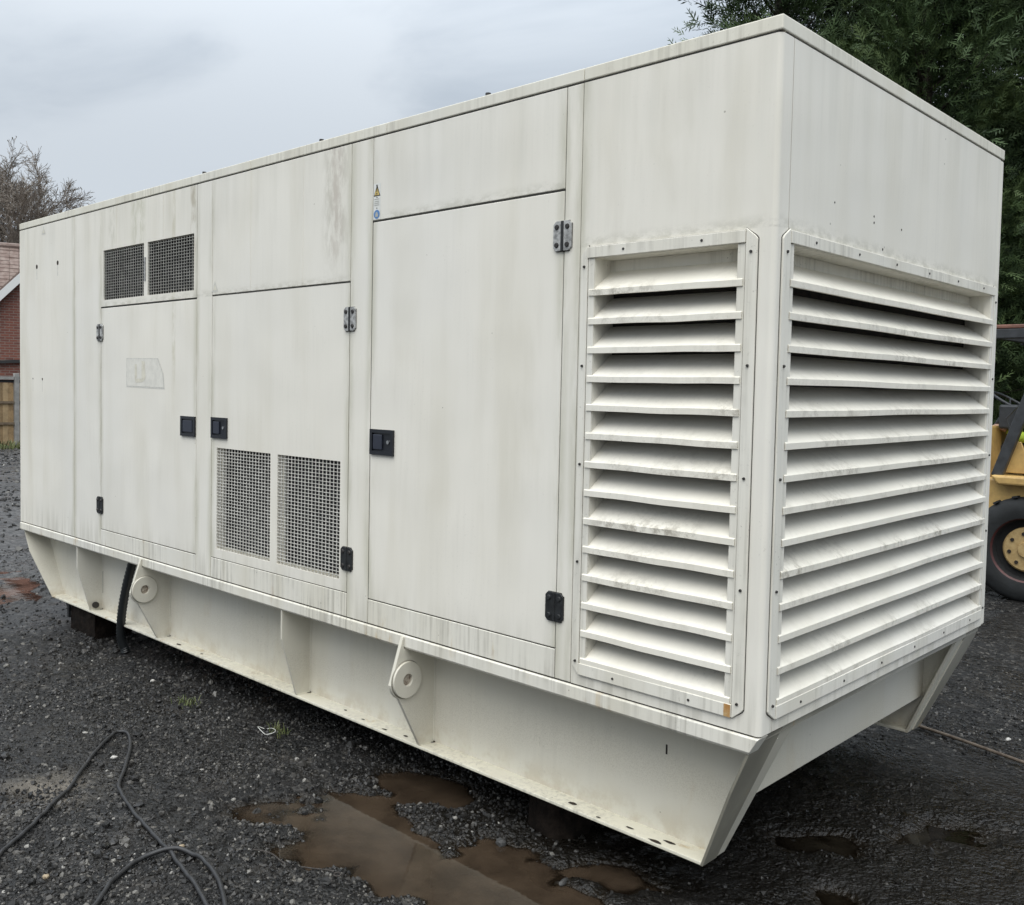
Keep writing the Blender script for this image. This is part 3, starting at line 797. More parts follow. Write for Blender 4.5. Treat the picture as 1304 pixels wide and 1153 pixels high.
def louvre(side, name_label):
    """side 'f' on the long face (runs along x at y=0), 'e' on the end (runs along y at x=0)"""
    if side == 'f':
        a0, a1 = -.713, -.098; la, ra = -.744, -.057
        def p(u, d, z): return (u, d, z)
    else:
        a0, a1 = .084, 2.062; la, ra = .036, 2.090
        def p(u, d, z): return (-d, u, z)
    fr = None
    def piece(mb): mb.v = [p(*q) for q in mb.v]; return mb
    th = .010
    # top and bottom flanges with soffit
    mb = MB().box((a0, -th, 1.529), (a1, .0, 1.568)).box((a0 + .02, -.002, 1.5275), (a1 - .02, .102, 1.5315))
    fr = piece(mb).build("louvre_panel", PAINT_FRAME, gen, bevel=.0015, seg=1, label=name_label)
    mb = MB().box((a0, -th, .042), (a1, .0, .0845))
    piece(mb).build("louvre_frame", PAINT_FRAME, fr, bevel=.002)
    for q0, q1 in (((a0 - .002, -.0012, .0395), (a1 + .002, .0, .0415)), ((a0 - .001, -.0012, 1.5675), (a1 + .001, .0, 1.570)), ):
        piece(MB().box(q0, q1)).build('seam', GRIME, fr)
    piece(MB().box((a0 + .028, .090, 1.480), (a1 - .028, .098, 1.527))).build('louvre_frame', PAINT_FRAME, fr)
    c = .022
    for s, (i_, o) in ((0, (a0, la)), (1, (a1, ra))):
        sg = 1 if o > i_ else -1
        poly = [(i_ + sg * .0015, .040), (o - sg * c * .3, .040 + c * 1.2), (o, .040 + c * 1.6), (o, 1.574 - c * 1.6), (o - sg * c * .3, 1.574 - c * 1.2), (i_ + sg * .0015, 1.574)]
        mb = MB().prism(poly, 1, -.0075, .0)
        piece(mb).build("louvre_frame", PAINT_FRAME, fr, bevel=.0015, seg=1)
        cu, cz_ = sum(q[0] for q in poly) / 6, .807
        mb = MB().prism([(q[0] + (.0022 if q[0] > cu else -.0022), q[1] + (.0022 if q[1] > cz_ else -.0022)) for q in poly], 1, -.0012, .0)
        piece(mb).build('seam', GRIME, fr)
        # jamb return behind the noses
        j0, j1 = (i_ + .001, i_ + .027) if s == 0 else (i_ - .027, i_ - .001)
        mb = MB().box((min(j0, j1), -.004, .086), (max(j0, j1), .0, 1.528))
        k = j1 if s == 0 else j0
        mb.box((k - .0015, .0005, .07), (k + .0015, .108, 1.528))
        piece(mb).build("louvre_jamb", PAINT_FRAME, fr)
    ln = a1 - a0 - .012
    for i in range(14):
        vs, fs = blade_mesh(ln, seed=i * 3 + (0 if side == 'f' else 99), amp=.0012 if side == 'f' else .0014, n=24 if side == 'f' else 44)
        mb = MB(); nf_ = len(fs); mb.add([(a0 + .006 + x, y - .0085, z + 1.417 - .1012 * i) for x, y, z in vs], fs)
        mb.m = [1 if (q % 9) in (4, 5) and q < nf_ - 2 else 0 for q in range(nf_)]      # underside coloured dark for the shade between blades
        # the sloping sheet starts inside the jambs
        mb.v = [(min(max(q[0], a0 + .031), a1 - .031), q[1], q[2]) if q[1] > .03 else q for q in mb.v]
        lip = [1.0 if (q % 9) in (1, 2) else (.55 if (q % 9) in (0, 3) else 0.0) for q in range(len(vs))]
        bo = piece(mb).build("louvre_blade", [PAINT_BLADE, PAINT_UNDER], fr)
        bo.data.attributes.new("lip", 'FLOAT', 'POINT').data.foreach_set("value", lip)
    piece(MB().box((a0 + .004, .1115, .06), (a1 - .004, .115, 1.525))).build('gap_shade_sheet', GAP_SHADE, fr)  # dark sheet added behind the blades in place of deep shade
    # screws
    sc = None
    spots = [(la + (a0 - la) * .5, z) for z in (1.50, 1.15, .80, .45, .09)] + [(ra + (a1 - ra) * .5, z) for z in (1.50, 1.15, .80, .45, .09)]
    nn = 2 if side == 'f' else 6
    spots += [(a0 + (a1 - a0) * (i + .5) / nn, z) for i in range(nn) for z in (1.549, .062)]
    for u, z in spots:
        q = np.array(p(u, -.0095, z)) + np.array((0, 0, ZG))
        if sc is None:
            mb = MB().cyl((u, -.0125, z), (u, -.0065, z), .0042, .0052, n=8); sc = piece(mb).build("screw", SCREW, fr); off = np.array(WO[sc.name]) - q
        else: dup(sc, q + off, fr)
    return fr


louvre('f', "narrow louvre of fourteen blades on the long side")
louvre('e', "wide louvre of fourteen blades filling the end")
MB().box((-.122, -.0108, .043), (-.099, -.0095, .083)).build("rust_patch", simple("rust_orange", (.40, .20, .06), .8, c2=(.5, .36, .18), scale=40), gen)

# lower rail and base frame
for x0, x1 in ((L, A - .006), (A - .006, E_)):
    MB().prism([(.0, -.004), (-.005, -.008), (-.005, -.052), (.002, -.062), (.06, -.062), (.06, -.004)], 0, x0 + .001, x1 - .001).build("rail", PAINT_TRIM, gen, bevel=.003)
mb = MB().prism([(.0, -.004), (-.005, -.008), (-.005, -.052), (.002, -.062), (.06, -.062), (.06, -.004)], 0, E_ + .001, -.002)
mb.v = [(x - (.034 * min(1, (-z - .004) / .058) if x > -.1 else 0), y, z) for x, y, z in mb.v]
mb.build("rail", PAINT_TRIM, gen, bevel=.002)

ZB = -.525
YF, YW = .09, .178


def sl(z): return -.035 - .205 * (-z - .06) / (.465)            # slanted right end
def slL(z): return L + .03 + .325 * (-z - .06) / .465            # slanted left end


def beam(far):
    def yy(y): return W - y if far else y
    mb = MB()
    z0, z1 = -.055, ZB + .006
    mb.add([(slL(z0), yy(YW), z0), (sl(z0), yy(YW), z0), (sl(z1), yy(YW), z1), (slL(z1), yy(YW), z1),
            (slL(z0), yy(YW + .012), z0), (sl(z0), yy(YW + .012), z0), (sl(z1), yy(YW + .012), z1), (slL(z1), yy(YW + .012), z1)],
           [(0, 1, 2, 3), (4, 7, 6, 5), (0, 4, 5, 1), (3, 2, 6, 7), (1, 5, 6, 2), (0, 3, 7, 4)])
    o = mb.build("base_beam", PAINT_BASE, gen, label="far base beam" if far else "near base beam between ribs")
    a, b_ = sorted((yy(YF), yy(YW + .06)))
    MB().box((slL(ZB) + .004, a, ZB), (sl(ZB) - .004, b_, ZB + .013)).build("flange", PAINT_FLANGE, o, bevel=.003)
    # sloping end plates
    for fn, s in ((sl, 1), (slL, -1)):
        zt = -.012 if s > 0 else -.062
        pts = [(fn(zt), yy(.014), zt), (fn(zt), yy(YW), zt), (fn(ZB), yy(YW), ZB), (fn(ZB), yy(YF), ZB), (fn(-.21), yy(.014), -.21)]
        if s > 0: pts = [(fn(-.064), yy(.006), -.064), (fn(-.008), yy(.03), -.008)] + pts[1:4] + [(fn(-.21), yy(.02), -.21)]
        k = len(pts); t = .010 * s
        mb = MB().add(pts + [(x - t, y, z) for x, y, z in pts], [tuple(range(k)), tuple(range(k, 2 * k))[::-1]] + [(i, (i + 1) % k, k + (i + 1) % k, k + i) for i in range(k)])
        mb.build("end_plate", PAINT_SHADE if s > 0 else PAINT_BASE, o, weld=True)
    # inner channel next to the plate on the right
    mb = MB().add([(sl(-.035) - .004, yy(YW + .012), -.035), (sl(-.035) - .004, yy(YW + .10), -.035), (sl(ZB) - .004, yy(YW + .06), ZB), (sl(ZB) - .004, yy(YW + .012), ZB)] +
                  [(sl(-.035) - .016, yy(YW + .012), -.035), (sl(-.035) - .016, yy(YW + .10), -.035), (sl(ZB) - .016, yy(YW + .06), ZB), (sl(ZB) - .016, yy(YW + .012), ZB)],
                  [(0, 1, 2, 3), (4, 7, 6, 5), (0, 4, 5, 1), (1, 5, 6, 2), (2, 6, 7, 3), (3, 7, 4, 0)])
    mb.build("end_plate", PAINT_BASE, o)
    return o


bn = beam(False); bf = beam(True)
MB().box((-.212, YW + .013, -.345), (-.200, W - YW - .013, -.031)).build("cross_beam", PAINT_BASE, gen, bevel=.002)
MB().box((L + .18, YW + .013, -.345), (L + .192, W - YW - .013, -.031)).build("cross_beam", PAINT_BASE, gen, bevel=.002)
MB().box((-3.0, YW + .013, -.345), (-2.98, W - YW - .013, -.031)).build("cross_beam", PAINT_BASE, gen)


def rib(x):
    return MB().prism([(.004, -.0625), (.004, -.21), (YF + .004, ZB + .014), (YW - .001, ZB + .014), (YW - .001, -.0625)], 0, x - .006, x + .006).build("rib", PAINT_BASE, bn, bevel=.0015, seg=1)


rib(-5.055); rib(-2.615)


LUGEYE = simple("lug_hole_bare_steel", (.50, .44, .36), .45, c2=(.10, .06, .035), scale=55)


def lug(x):
    poly = [(-.006, -.012), (-.010, -.008)]
    poly = [(.002, -.010), (-.008, -.014)]
    for i in range(7):
        a = R(188 + i * 9); poly.append((.012 + .090 * math.cos(a), -.197 + .09 * math.sin(a)))
    poly += [(YF + .004, ZB + .014), (YW - .001, ZB + .014), (YW - .001, -.0635), (-.0055, -.0635), (-.0055, -.012)]
    poly = [(-.0062, -.012)] + [(-.012, -.010)] + poly[2:9] + [(YF + .004, ZB + .014), (YW - .001, ZB + .014), (YW - .001, -.0635), (-.0062, -.0635)]
    o = MB().prism(poly, 0, x - .009, x + .009).build("lifting_lug", PAINT_BASE, bn, bevel=.0015, seg=1)
    c = (x + .009, .008, -.197)
    MB().lathe([(.026, -.004), (.026, .013), (.0275, .0145), (.0775, .0145), (.079, .013), (.079, .0)], c, axis=0, n=40).build("boss", PAINT_BASE, o, smooth=30)
    MB().lathe([(.0785, .0005), (.0785, .0055), (.0835, .0015), (.0835, .0005)], c, axis=0, n=40).build("weld", PAINT_SHADE, o, smooth=60)
    MB().cyl((x + .0092, .008, -.197), (x + .0105, .008, -.197), .0265, n=20).build("eye", LUGEYE, o)
    return o


lug(-1.678); lug(-4.098)
for x in (-5.055, -4.098, -2.615, -1.678):
    MB().tube([(x + .0075, YW - .001, -.075), (x + .0085, YW - .002, -.28), (x + .0075, YW - .001, ZB + .02)], .0042, n=6).build("weld", PAINT_BASE, bn)
    MB().tube([(x + .0075, YW - .004, ZB + .0145), (x + .0075, YF + .012, ZB + .0145)], .004, n=6).build("weld", PAINT_FLANGE, bn)
    MB().lathe([(.001, -.0005), (.010, .001), (.012, .0)], (x + .012, YW - .010, ZB + .0145), axis=2, n=8).build("rust_scab", HOLE, bn)
for x, y, rx, ry in ((-.833, .128, .022, .012), (-.691, .105, .012, .006), (-.56, .12, .02, .006), (-.437, .10, .03, .010), (-.40, .13, .03, .008), (-2.10, .12, .012, .006), (-1.93, .11, .018, .007),
                     (-1.80, .125, .014, .008), (-2.26, .138, .012, .006), (-3.87, .12, .03, .009), (-3.6, .12, .015, .006)):
    ring = [(x + rx * math.cos(t * math.pi / 7) * random.uniform(.7, 1.1), y + ry * math.sin(t * math.pi / 7) * random.uniform(.7, 1.1), ZB + .0142) for t in range(14)]
    MB().add(ring, [tuple(range(14))]).build("rust_scab", HOLE, bn)
MB().box((-5.062, YW - .002, -.40), (-5.042, YW + .001, -.25)).build("slot", HOLE, bn)
MB().cyl((-5.045, .125, -.475), (-5.03, .125, -.475), .022, n=12).build("bolt", SCREW, bn)
MB().box((-.455, YW - .001, -.225), (-.448, YW + .001, -.19)).build("scratch", HOLE, bn)

# ------------------------------------------------------------------ timber blocks under the base, hose
def block(x0, x1, y0, y1, label, seed):
    rr = random.Random(seed); mb = MB().box((x0, y0, -.76), (x1, y1, ZB - .001))
    o = mb.build("timber_block", TIMBER, None, bevel=.008)
    bm = bmesh.new(); bm.from_mesh(o.data)
    bmesh.ops.subdivide_edges(bm, edges=bm.edges, cuts=3, use_grid_fill=True)
    for v in bm.verts:
        v.co.x += rr.uniform(-.006, .006); v.co.y += rr.uniform(-.006, .006)
    bm.to_mesh(o.data); bm.free()
    tag(o, label, "timber block", "blocks carrying the generator")


block(-5.42, -5.02, .115, .42, "dark wet timber block under the far left foot of the generator", 1)
def stump(x, y, r, label, seed):
    rr = random.Random(seed); nn, lv = 40, 6; mb = MB(); vs = []
    rad = [r * (1 + rr.uniform(-.045, .03) - .03 * (k % 3 == 0)) for k in range(nn)]
    for j in range(lv + 1):
        z = -.76 + (ZB - .001 + .76) * j / lv
        for k in range(nn):
            a = 2 * math.pi * k / nn; q = rad[k] * (1 + rr.uniform(-.012, .012) + .10 * (1 - j / lv) ** 2); vs.append((x + math.cos(a) * q, y + math.sin(a) * q, z))
    fs = [(j * nn + k, j * nn + (k + 1) % nn, (j + 1) * nn + (k + 1) % nn, (j + 1) * nn + k) for j in range(lv) for k in range(nn)] + [tuple(range(lv * nn, (lv + 1) * nn))]
    tag(mb.add(vs, fs).build("log_stump", TIMBER, None), label, "log stump", "blocks carrying the generator")


stump(-1.03, .30, .125, "dark wet log stump under the near flange beside the puddle", 2)
block(-5.42, -5.02, 1.72, 2.0, "dark timber block under the rear left of the generator", 3)
block(-1.19, -.86, 1.70, 2.0, "dark timber block under the rear right of the generator", 4)

pts = smooth_path([(-4.36, .10, .03), (-4.43, .095, -.10), (-4.50, .085, -.28), (-4.545, .08, -.45), (-4.575, .09, -.60), (-4.57, .12, -.70)], 14)
mb = MB().tube(pts, lambda i: .030 if i % 2 else .0255, n=12)
tag(mb.build("corrugated_hose", HOSE, None, smooth=60), "black corrugated hose hanging past the far lifting lug to the ground", "hose")
mb = MB().tube(smooth_path([(-5.72, .2, -.53), (-5.68, .2, -.60), (-5.60, .22, -.64), (-5.55, .2, -.56)], 6), .012, n=6)
mb.box((-5.66, .185, -.68), (-5.63, .2, -.56))
tag(mb.build("black_strap", RUBBER, None), "ragged black strap end dangling under the far end of the base", "strap")


# ------------------------------------------------------------------ ground clutter
def gz(x, y): return float(ground_h(np.array([x]), np.array([y]))[0])


def cable(pts, r, label, lift=None):
    q = smooth_path([(x, y, 0) for x, y in pts], 12)
    n_ = len(q)
    path = []
    for i, p in enumerate(q):
        path.append((p.x, p.y, gz(p.x, p.y) + r * .9 + .006 + (lift(i / n_) if lift else 0)))
    o = MB().tube(path, r, n=8).build("cable", RUBBER, None, smooth=60, zoff=0)
    tag(o, label, "cable")


cable([(-1.75, -1.80), (-2.0, -1.6), (-2.267, -1.434), (-2.38, -1.30), (-2.504, -1.174), (-2.66, -1.03), (-2.83, -.894), (-2.99, -.76), (-3.13, -.63), (-3.165, -.575), (-3.11, -.55),
       (-2.95, -.615), (-2.73, -.74), (-2.55, -.855), (-2.46, -.885), (-2.27, -.929), (-2.05, -.955), (-1.835, -.985), (-1.65, -1.02), (-1.502, -1.052), (-1.2, -1.14), (-.9, -1.3)], .0085,
      "black rubber cable making a sharp bend on the gravel at lower left")
cable([(-1.55, -1.5), (-1.66, -1.36), (-1.80, -1.22), (-1.875, -1.10), (-1.87, -1.02), (-1.81, -.955), (-1.70, -.935), (-1.55, -.96), (-1.42, -1.01), (-1.25, -1.1), (-1.0, -1.3)], .0088,
      "black rubber cable curving in a low arc across the other cable", lift=lambda t: .012 * math.exp(-((t - .5) / .12) ** 2))


def stone(x, y, s, c, label, name="stone", cat="stone", flatn=.65, seed=0):
    bm = bmesh.new(); bmesh.ops.create_icosphere(bm, subdivisions=2, radius=1)
    rr = random.Random(seed + 40)
    for v in bm.verts:
        k = rr.uniform(.78, 1.12); v.co = Vector((v.co.x * s[0] * k, v.co.y * s[1] * k, v.co.z * s[2] * k))
    me = bpy.data.meshes.new(name); bm.to_mesh(me); bm.free()
    me.materials.append(c)
    o = link(name, me, (x, y, gz(x, y) + s[2] * flatn)); o.rotation_euler = (0, 0, rr.uniform(0, 6))
    tag(o, label, cat)


PALE = simple("pale_stone", (.52, .50, .46), .7, var=.3, scale=60)
TAN = simple("tan_stone", (.33, .26, .17), .75, var=.4, scale=60)
GREY = simple("grey_stone", (.055, .054, .052), .6, var=.4, scale=60)
stone(-2.86, -.735, (.017, .011, .009), PALE, "small white stone between the two legs of the bent cable", seed=1)
stone(-2.0, -1.372, (.014, .012, .010), TAN, "rounded tan stone near the bottom left corner", seed=2)
stone(-1.86, -.93, (.018, .012, .010), TAN, "pale brown stone resting beside the cable crossing", seed=3)
stone(-2.31, -.88, (.030, .018, .010), RUBBER, "flat black rubber puck lying under the cable", "rubber_puck", "rubber scrap", seed=4)
stone(-3.86, -.05, (.016, .012, .010), PALE, "white stone lying in front of the far lifting lug", seed=5)
stone(-.92, 1.98, (.03, .02, .016), PALE, "broken white stone on the dark ground behind the near corner", seed=6)
stone(-.03, 2.72, (.022, .012, .008), PALE, "white chip right of the rusty rod", seed=7)
stone(.10, 2.60, (.02, .015, .010), PALE, "small white stone close to the right edge beyond the rod", seed=8)
stone(-.86, -.22, (.03, .017, .013), GREY, "grey stone breaking the surface of the big puddle", seed=9)
stone(-.74, -.03, (.03, .012, .010), GREY, "long grey stone at the shaded edge of the puddle", seed=10)
stone(-1.10, .02, (.022, .02, .02), GREY, "upright grey stone at the puddle's rim below the base beam", seed=11)
stone(-1.0, -.36, (.018, .015, .010), TAN, "brown stone in the open part of the big puddle", seed=12)
# loop of white wire on a weedy tuft
ring = [(-2.70 + .055 * math.cos(t) + .01 * math.sin(3 * t), -.02 + .03 * math.sin(t), gz(-2.7, 0) + .012 + .008 * math.sin(2 * t)) for t in np.linspace(0, 2 * math.pi, 28)]
tag(MB().tube(ring, .0020, n=6).build("wire_loop", simple("white_wire", (.5, .5, .46), .4), None, zoff=0, smooth=60), "small loop of white wire on the gravel beside a green tuft", "wire loop")
wz = [(-1.659, -.748), (-1.592, -.713), (-1.52, -.70), (-1.433, -.666), (-1.346, -.632), (-1.318, -.628)]
WS = simple("rusty_wire", (.022, .018, .015), .8, c2=(.06, .052, .046), scale=60)
wp = MB().tube(smooth_path([(x, y, gz(x, y) + .010 + .006 * (i % 2)) for i, (x, y) in enumerate(wz)], 8), .003, n=6)
wp.tube([(-1.302 + .013 * math.cos(t), -.624 + .012 * math.sin(t), gz(-1.302, -.624) + .016) for t in np.linspace(0, 2 * math.pi, 16)], .003, n=6)
tag(wp.build("wire_scrap", WS, None, zoff=0), "short rusty wire with a small ring end by the big puddle", "wire scrap")
rz0 = gz(-.2, 2.45)
tag(MB().tube(smooth_path([(-.55, 2.54, rz0 + .02), (-.2, 2.455, rz0 + .024), (.2, 2.35, rz0 + .02), (.75, 2.22, rz0 + .018)], 8), .009, n=8).build("steel_rod", simple("rusty_steel_rod", (.07, .05, .035), .7, c2=(.15, .12, .09), scale=25), None, zoff=0, smooth=60),
    "thin rusty rod lying on the ground beyond the far base foot", "rod")

GRASS = simple("grass_blade_green", (.085, .115, .035), .6, c2=(.14, .13, .06), scale=9)


def grass(name, pts, hmin, hmax, seed, mat=GRASS, wd=.003):
    rr = random.Random(seed); mb = MB()
    for x, y in pts:
        z = gz(x, y); h = rr.uniform(hmin, hmax); a = rr.uniform(0, 6.28); l = rr.uniform(.1, .9) * h
        dx, dy = math.cos(a), math.sin(a)
        p0, p1, p2 = Vector((x, y, z)), Vector((x + dx * l * .35, y + dy * l * .35, z + h * .65)), Vector((x + dx * l, y + dy * l, z + h))
        s = Vector((-dy, dx, 0)) * wd * rr.uniform(.7, 1.4)
        mb.add([p0 - s, p0 + s, p1 + s * .7, p1 - s * .7, p2], [(0, 1, 2, 3), (3, 2, 4)])
    o = mb.build(name, mat, None, zoff=0); return o


rr = random.Random(3)
t1 = grass("grass_tuft", [(-2.66 + rr.gauss(0, .03), .03 + rr.gauss(0, .02)) for _ in range(60)], .012, .04, 1)
tag(t1, "little green grass tuft in the gravel by the white wire loop", "grass tuft")
t2 = grass("grass_tuft", [(-3.38 + rr.gauss(0, .05), -.08 + rr.gauss(0, .03)) for _ in range(60)], .012, .04, 2)
tag(t2, "small mossy tuft beside the little puddle in front of the base", "grass tuft")


# ------------------------------------------------------------------ trees
def spray_material(name, dark, light, tips):
    m, n, b = new_mat(name)
    at = n("ShaderNodeAttribute", attribute_name="tint").outputs["Fac"]
    P = n("ShaderNodeNewGeometry").outputs["Position"]
    c = n.crange(at, [(0.0, dark), (.6, light), (1.0, tips)])
    setin(n, b, Base_Color=n.mix(n.math('MULTIPLY', n.noise(P, 1.2, 2), .35), c, (*dark, 1)), Roughness=.6)
    b.inputs["Specular IOR Level"].default_value = .25
    return m


CONIFER = spray_material("conifer_foliage", (.018, .032, .014), (.062, .100, .038), (.11, .155, .058))
BARK = simple("dark_bark", (.055, .043, .033), .85, var=.5, scale=12, bump=.4)


def conifer_mesh(seed, height, rad, nb, per):
    """crown of flat drooping sprays hung on upswept branches, plus the branch wood"""
    g = np.random.default_rng(seed)
    base, direc, size, tint = [], [], [], []
    wood = MB()
    for i in range(nb):
        t = (i + g.random()) / nb
        h = .25 + (height - .5) * t ** 1.05
        az = g.random() * 2 * np.pi
        prof = rad * (1 - t) ** .55 * (.55 + .45 * min(1, t * 6 + .35))
        ln = max(.35, prof * g.uniform(.72, 1.18))
        rise = g.uniform(.15, .75)
        lean = g.uniform(-.25, .25)
        d = np.array([math.cos(az), math.sin(az), rise]); d /= np.linalg.norm(d)
        p0 = np.array([0, 0, h])
        bl = g.uniform(.1, 1.0)                     # light and dark branches
        if i % 2 == 0: wood.tube([p0, p0 + d * ln * .5, p0 + d * ln * .9], lambda k, l=ln: (.022, .014, .004)[k] * (.6 + l * .3), n=4)
        k = max(6, int(per * (ln / rad + .25)))
        s = g.random(k) ** .6
        spread = (.08 + .22 * (1 - np.abs(s - .62))) * (.5 + .5 * ln / rad)
        pp = p0 + d * (ln * (.25 + .78 * s))[:, None] + g.normal(0, 1, (k, 3)) * spread[:, None] * np.array([1, 1, .75])
        out = d + g.normal(0, .55, (k, 3)); out[:, 2] += g.uniform(-.35, .45, k)
        out /= np.linalg.norm(out, axis=1)[:, None]
        base.append(pp); direc.append(out); size.append(g.uniform(.13, .30, k)); tint.append(np.clip(bl + g.normal(0, .16, k) + (s - .7) * .25, 0, 1))
    base, direc, size, tint = map(np.concatenate, (base, direc, size, tint))
    K = len(base)
    up = g.normal(0, 1, (K, 3)); side = np.cross(direc, up); side /= np.linalg.norm(side, axis=1)[:, None]
    nrm = np.cross(side, direc)
    V, F, TT = [], [], []
    nl = 8
    for j in range(nl):                              # leaflets along each spray
        a = .08 + .84 * j / nl; sg = 1 if j % 2 else -1
        root = base + direc * (size * a)[:, None] - nrm * (size * .12 * a * a)[:, None]
        l = size * (.40 - .24 * a) * g.uniform(.8, 1.2, K)
        tip = root + (direc * .72 + side * sg * .72) * l[:, None] + nrm * (g.normal(0, .18, K) * l)[:, None]
        wv = (direc * .5 - side * sg * .5) * (l * .15)[:, None]
        mid = root * .5 + tip * .5
        o = len(V) * K
        V += [root, mid + wv, tip, mid - wv]
        b0 = (np.arange(K))
        F.append(np.stack([b0 + o, b0 + o + K, b0 + o + 2 * K, b0 + o + 3 * K], -1)); TT += [tint] * 4
    o = len(V) * K
    V += [base + direc * (size * .55)[:, None] + side * (size * .035)[:, None], base + direc * (size * 1.05)[:, None], base + direc * (size * .55)[:, None] - side * (size * .035)[:, None], base]
    b0 = np.arange(K); F.append(np.stack([b0 + o, b0 + o + K, b0 + o + 2 * K, b0 + o + 3 * K], -1)); TT += [np.clip(tint + .12, 0, 1)] * 4
    me = np_mesh("crown", np.concatenate(V), np.concatenate(F), smooth=False)
    at = me.attributes.new("tint", 'FLOAT', 'POINT'); at.data.foreach_set("value", np.concatenate(TT).astype(np.float32))
    me.materials.append(CONIFER)
    wood.cyl((0, 0, -.1), (0, 0, height * .55), .17, .10, n=10).cyl((0, 0, height * .55), (0, 0, height - .3), .10, .02, n=8)
    return me, wood


c_me1, w1 = conifer_mesh(11, 11.5, 2.1, 260, 150)
c_me2, w2 = conifer_mesh(29, 10.5, 1.55, 220, 120)
w_me = {}
for i, (x, y, which, rz, s, label) in enumerate((
        (-5.45, 10.3, 2, .4, 1.15, "dark conifer at the left end of the evergreen row, next to open sky"),
        (-3.55, 10.75, 1, 2.1, 1.0, "tall bushy conifer rising behind the near corner of the generator roof"),
        (-1.35, 12.0, 1, 4.0, 1.05, "tall dense conifer behind the yellow forklift at the right edge"),
        (-4.6, 12.9, 1, 5.2, 1.2, "shaded conifer standing behind the gap in the evergreen row"),
        (1.2, 12.6, 1, .9, 1.0, "tall conifer to the right of the forklift, mostly outside the picture"),
        (-2.4, 14.4, 1, 3.0, 1.15, "shaded conifer filling the gap between two nearer evergreens"))):
    me, wd = (c_me1, w1) if which == 1 else (c_me2, w2)
    t = thing("conifer_tree", (x, y, 0), label, "tree", "row of evergreens behind the yard")
    t.rotation_euler.z = rz; t.scale = (s, s, s)
    cr = bpy.data.objects.new("crown", me); COL.objects.link(cr); cr.parent = t
    if which not in w_me:
        tr = wd.build("trunk", BARK, t, origin=(x, y, 0), zoff=0)
        tr.location = (0, 0, 0); tr.data.transform(Matrix.Translation((x, y, 0))); w_me[which] = tr.data
    else:
        tr = bpy.data.objects.new("trunk", w_me[which]); COL.objects.link(tr); tr.parent = t


# bare trees beyond the house
TWIG = simple("grey_brown_twigs", (.24, .205, .17), .85, var=.35, scale=3)
TWIGBARK = simple("bare_tree_bark", (.17, .15, .125), .85, var=.4, scale=4)
BUDS = simple("olive_dead_leaves", (.14, .11, .05), .8, var=.4, scale=2)


def bare_tree(x, y, h, stems, seed, label, spread=.5):
    t = thing("bare_tree", (x, y, 0), label, "tree", "leafless trees beyond the house")
    rr = random.Random(seed); trunk, twigs, leaf = MB(), MB(), MB()
    def grow(p, d, ln, rad, lev):
        segs = 4 if lev < 3 else 3; pts = [p.copy()]; q = p.copy(); dd = d.copy()
        for _ in range(segs):
            dd = (dd + Vector((rr.gauss(0, .13), rr.gauss(0, .13), rr.gauss(.035 if lev < 3 else .0, .09)))).normalized()
            q = q + dd * ln / segs; pts.append(q.copy())
        (trunk if lev < 2 else twigs).tube(pts, lambda i: max(.0075, rad * (1 - .16 * i)), n=6 if lev == 0 else (4 if lev < 3 else 3), caps=False)
        if lev >= 5 or ln < .22:
            if rr.random() < .12:
                c = pts[-1]; s = rr.uniform(.03, .06); leaf.add([c + Vector((-s, 0, 0)), c + Vector((0, s * .5, -s * .4)), c + Vector((s, 0, 0)), c + Vector((0, -s * .5, s))], [(0, 1, 2, 3)])
            return
        kids = {0: 11, 1: 8, 2: 6, 3: 5, 4: 4}[lev]
        for i in range(kids):
            f = .30 + .70 * (i + rr.random()) / kids
            k = min(segs - 1, int(f * segs)); b = pts[k].lerp(pts[k + 1], f * segs - k) if f < 1 else pts[-1]
            ax = Vector((rr.gauss(0, 1), rr.gauss(0, 1), rr.gauss(0, .5))); ax = (ax - dd * ax.dot(dd)).normalized()
            a = rr.uniform(.35, .85)
            nd = (dd * math.cos(a) + ax * math.sin(a) + Vector((0, 0, .22 if lev < 3 else .02))).normalized()
            grow(b, nd, ln * (rr.uniform(.34, .50) if lev == 0 else rr.uniform(.42, .60)), rad * .50, lev + 1)
    for s in range(stems):
        a = rr.uniform(0, 6.28)
        grow(Vector((x + .25 * math.cos(a) * (stems > 1), y + .25 * math.sin(a) * (stems > 1), 0)), Vector((math.cos(a) * spread * (stems > 1) * .5, math.sin(a) * spread * (stems > 1) * .5, 1)).normalized(),
             h * rr.uniform(.56, .66), .13 if stems == 1 else .10, 0)
    trunk.build("trunk", TWIGBARK, t, zoff=0, smooth=60); twigs.build("crown", TWIG, t, zoff=0)
    if leaf.v: leaf.build("dead_leaves", BUDS, t, zoff=0, kind="stuff")


bare_tree(-44.0, 11.9, 12.0, 3, 5, "tall bare grey tree rising beyond the brick house", .12)
bare_tree(-45.0, 13.3, 9.8, 2, 8, "lower many-stemmed bare tree touching the generator roof line", .3)

# ------------------------------------------------------------------ brick house
hd, ht = Vector((-.944, .330, 0)), Vector((.330, .944, 0))      # away from camera, to the right
HO = Vector((-28.0, 7.6, 0))


def hp(t, s, z): return HO + ht * t + hd * s + Vector((0, 0, z))


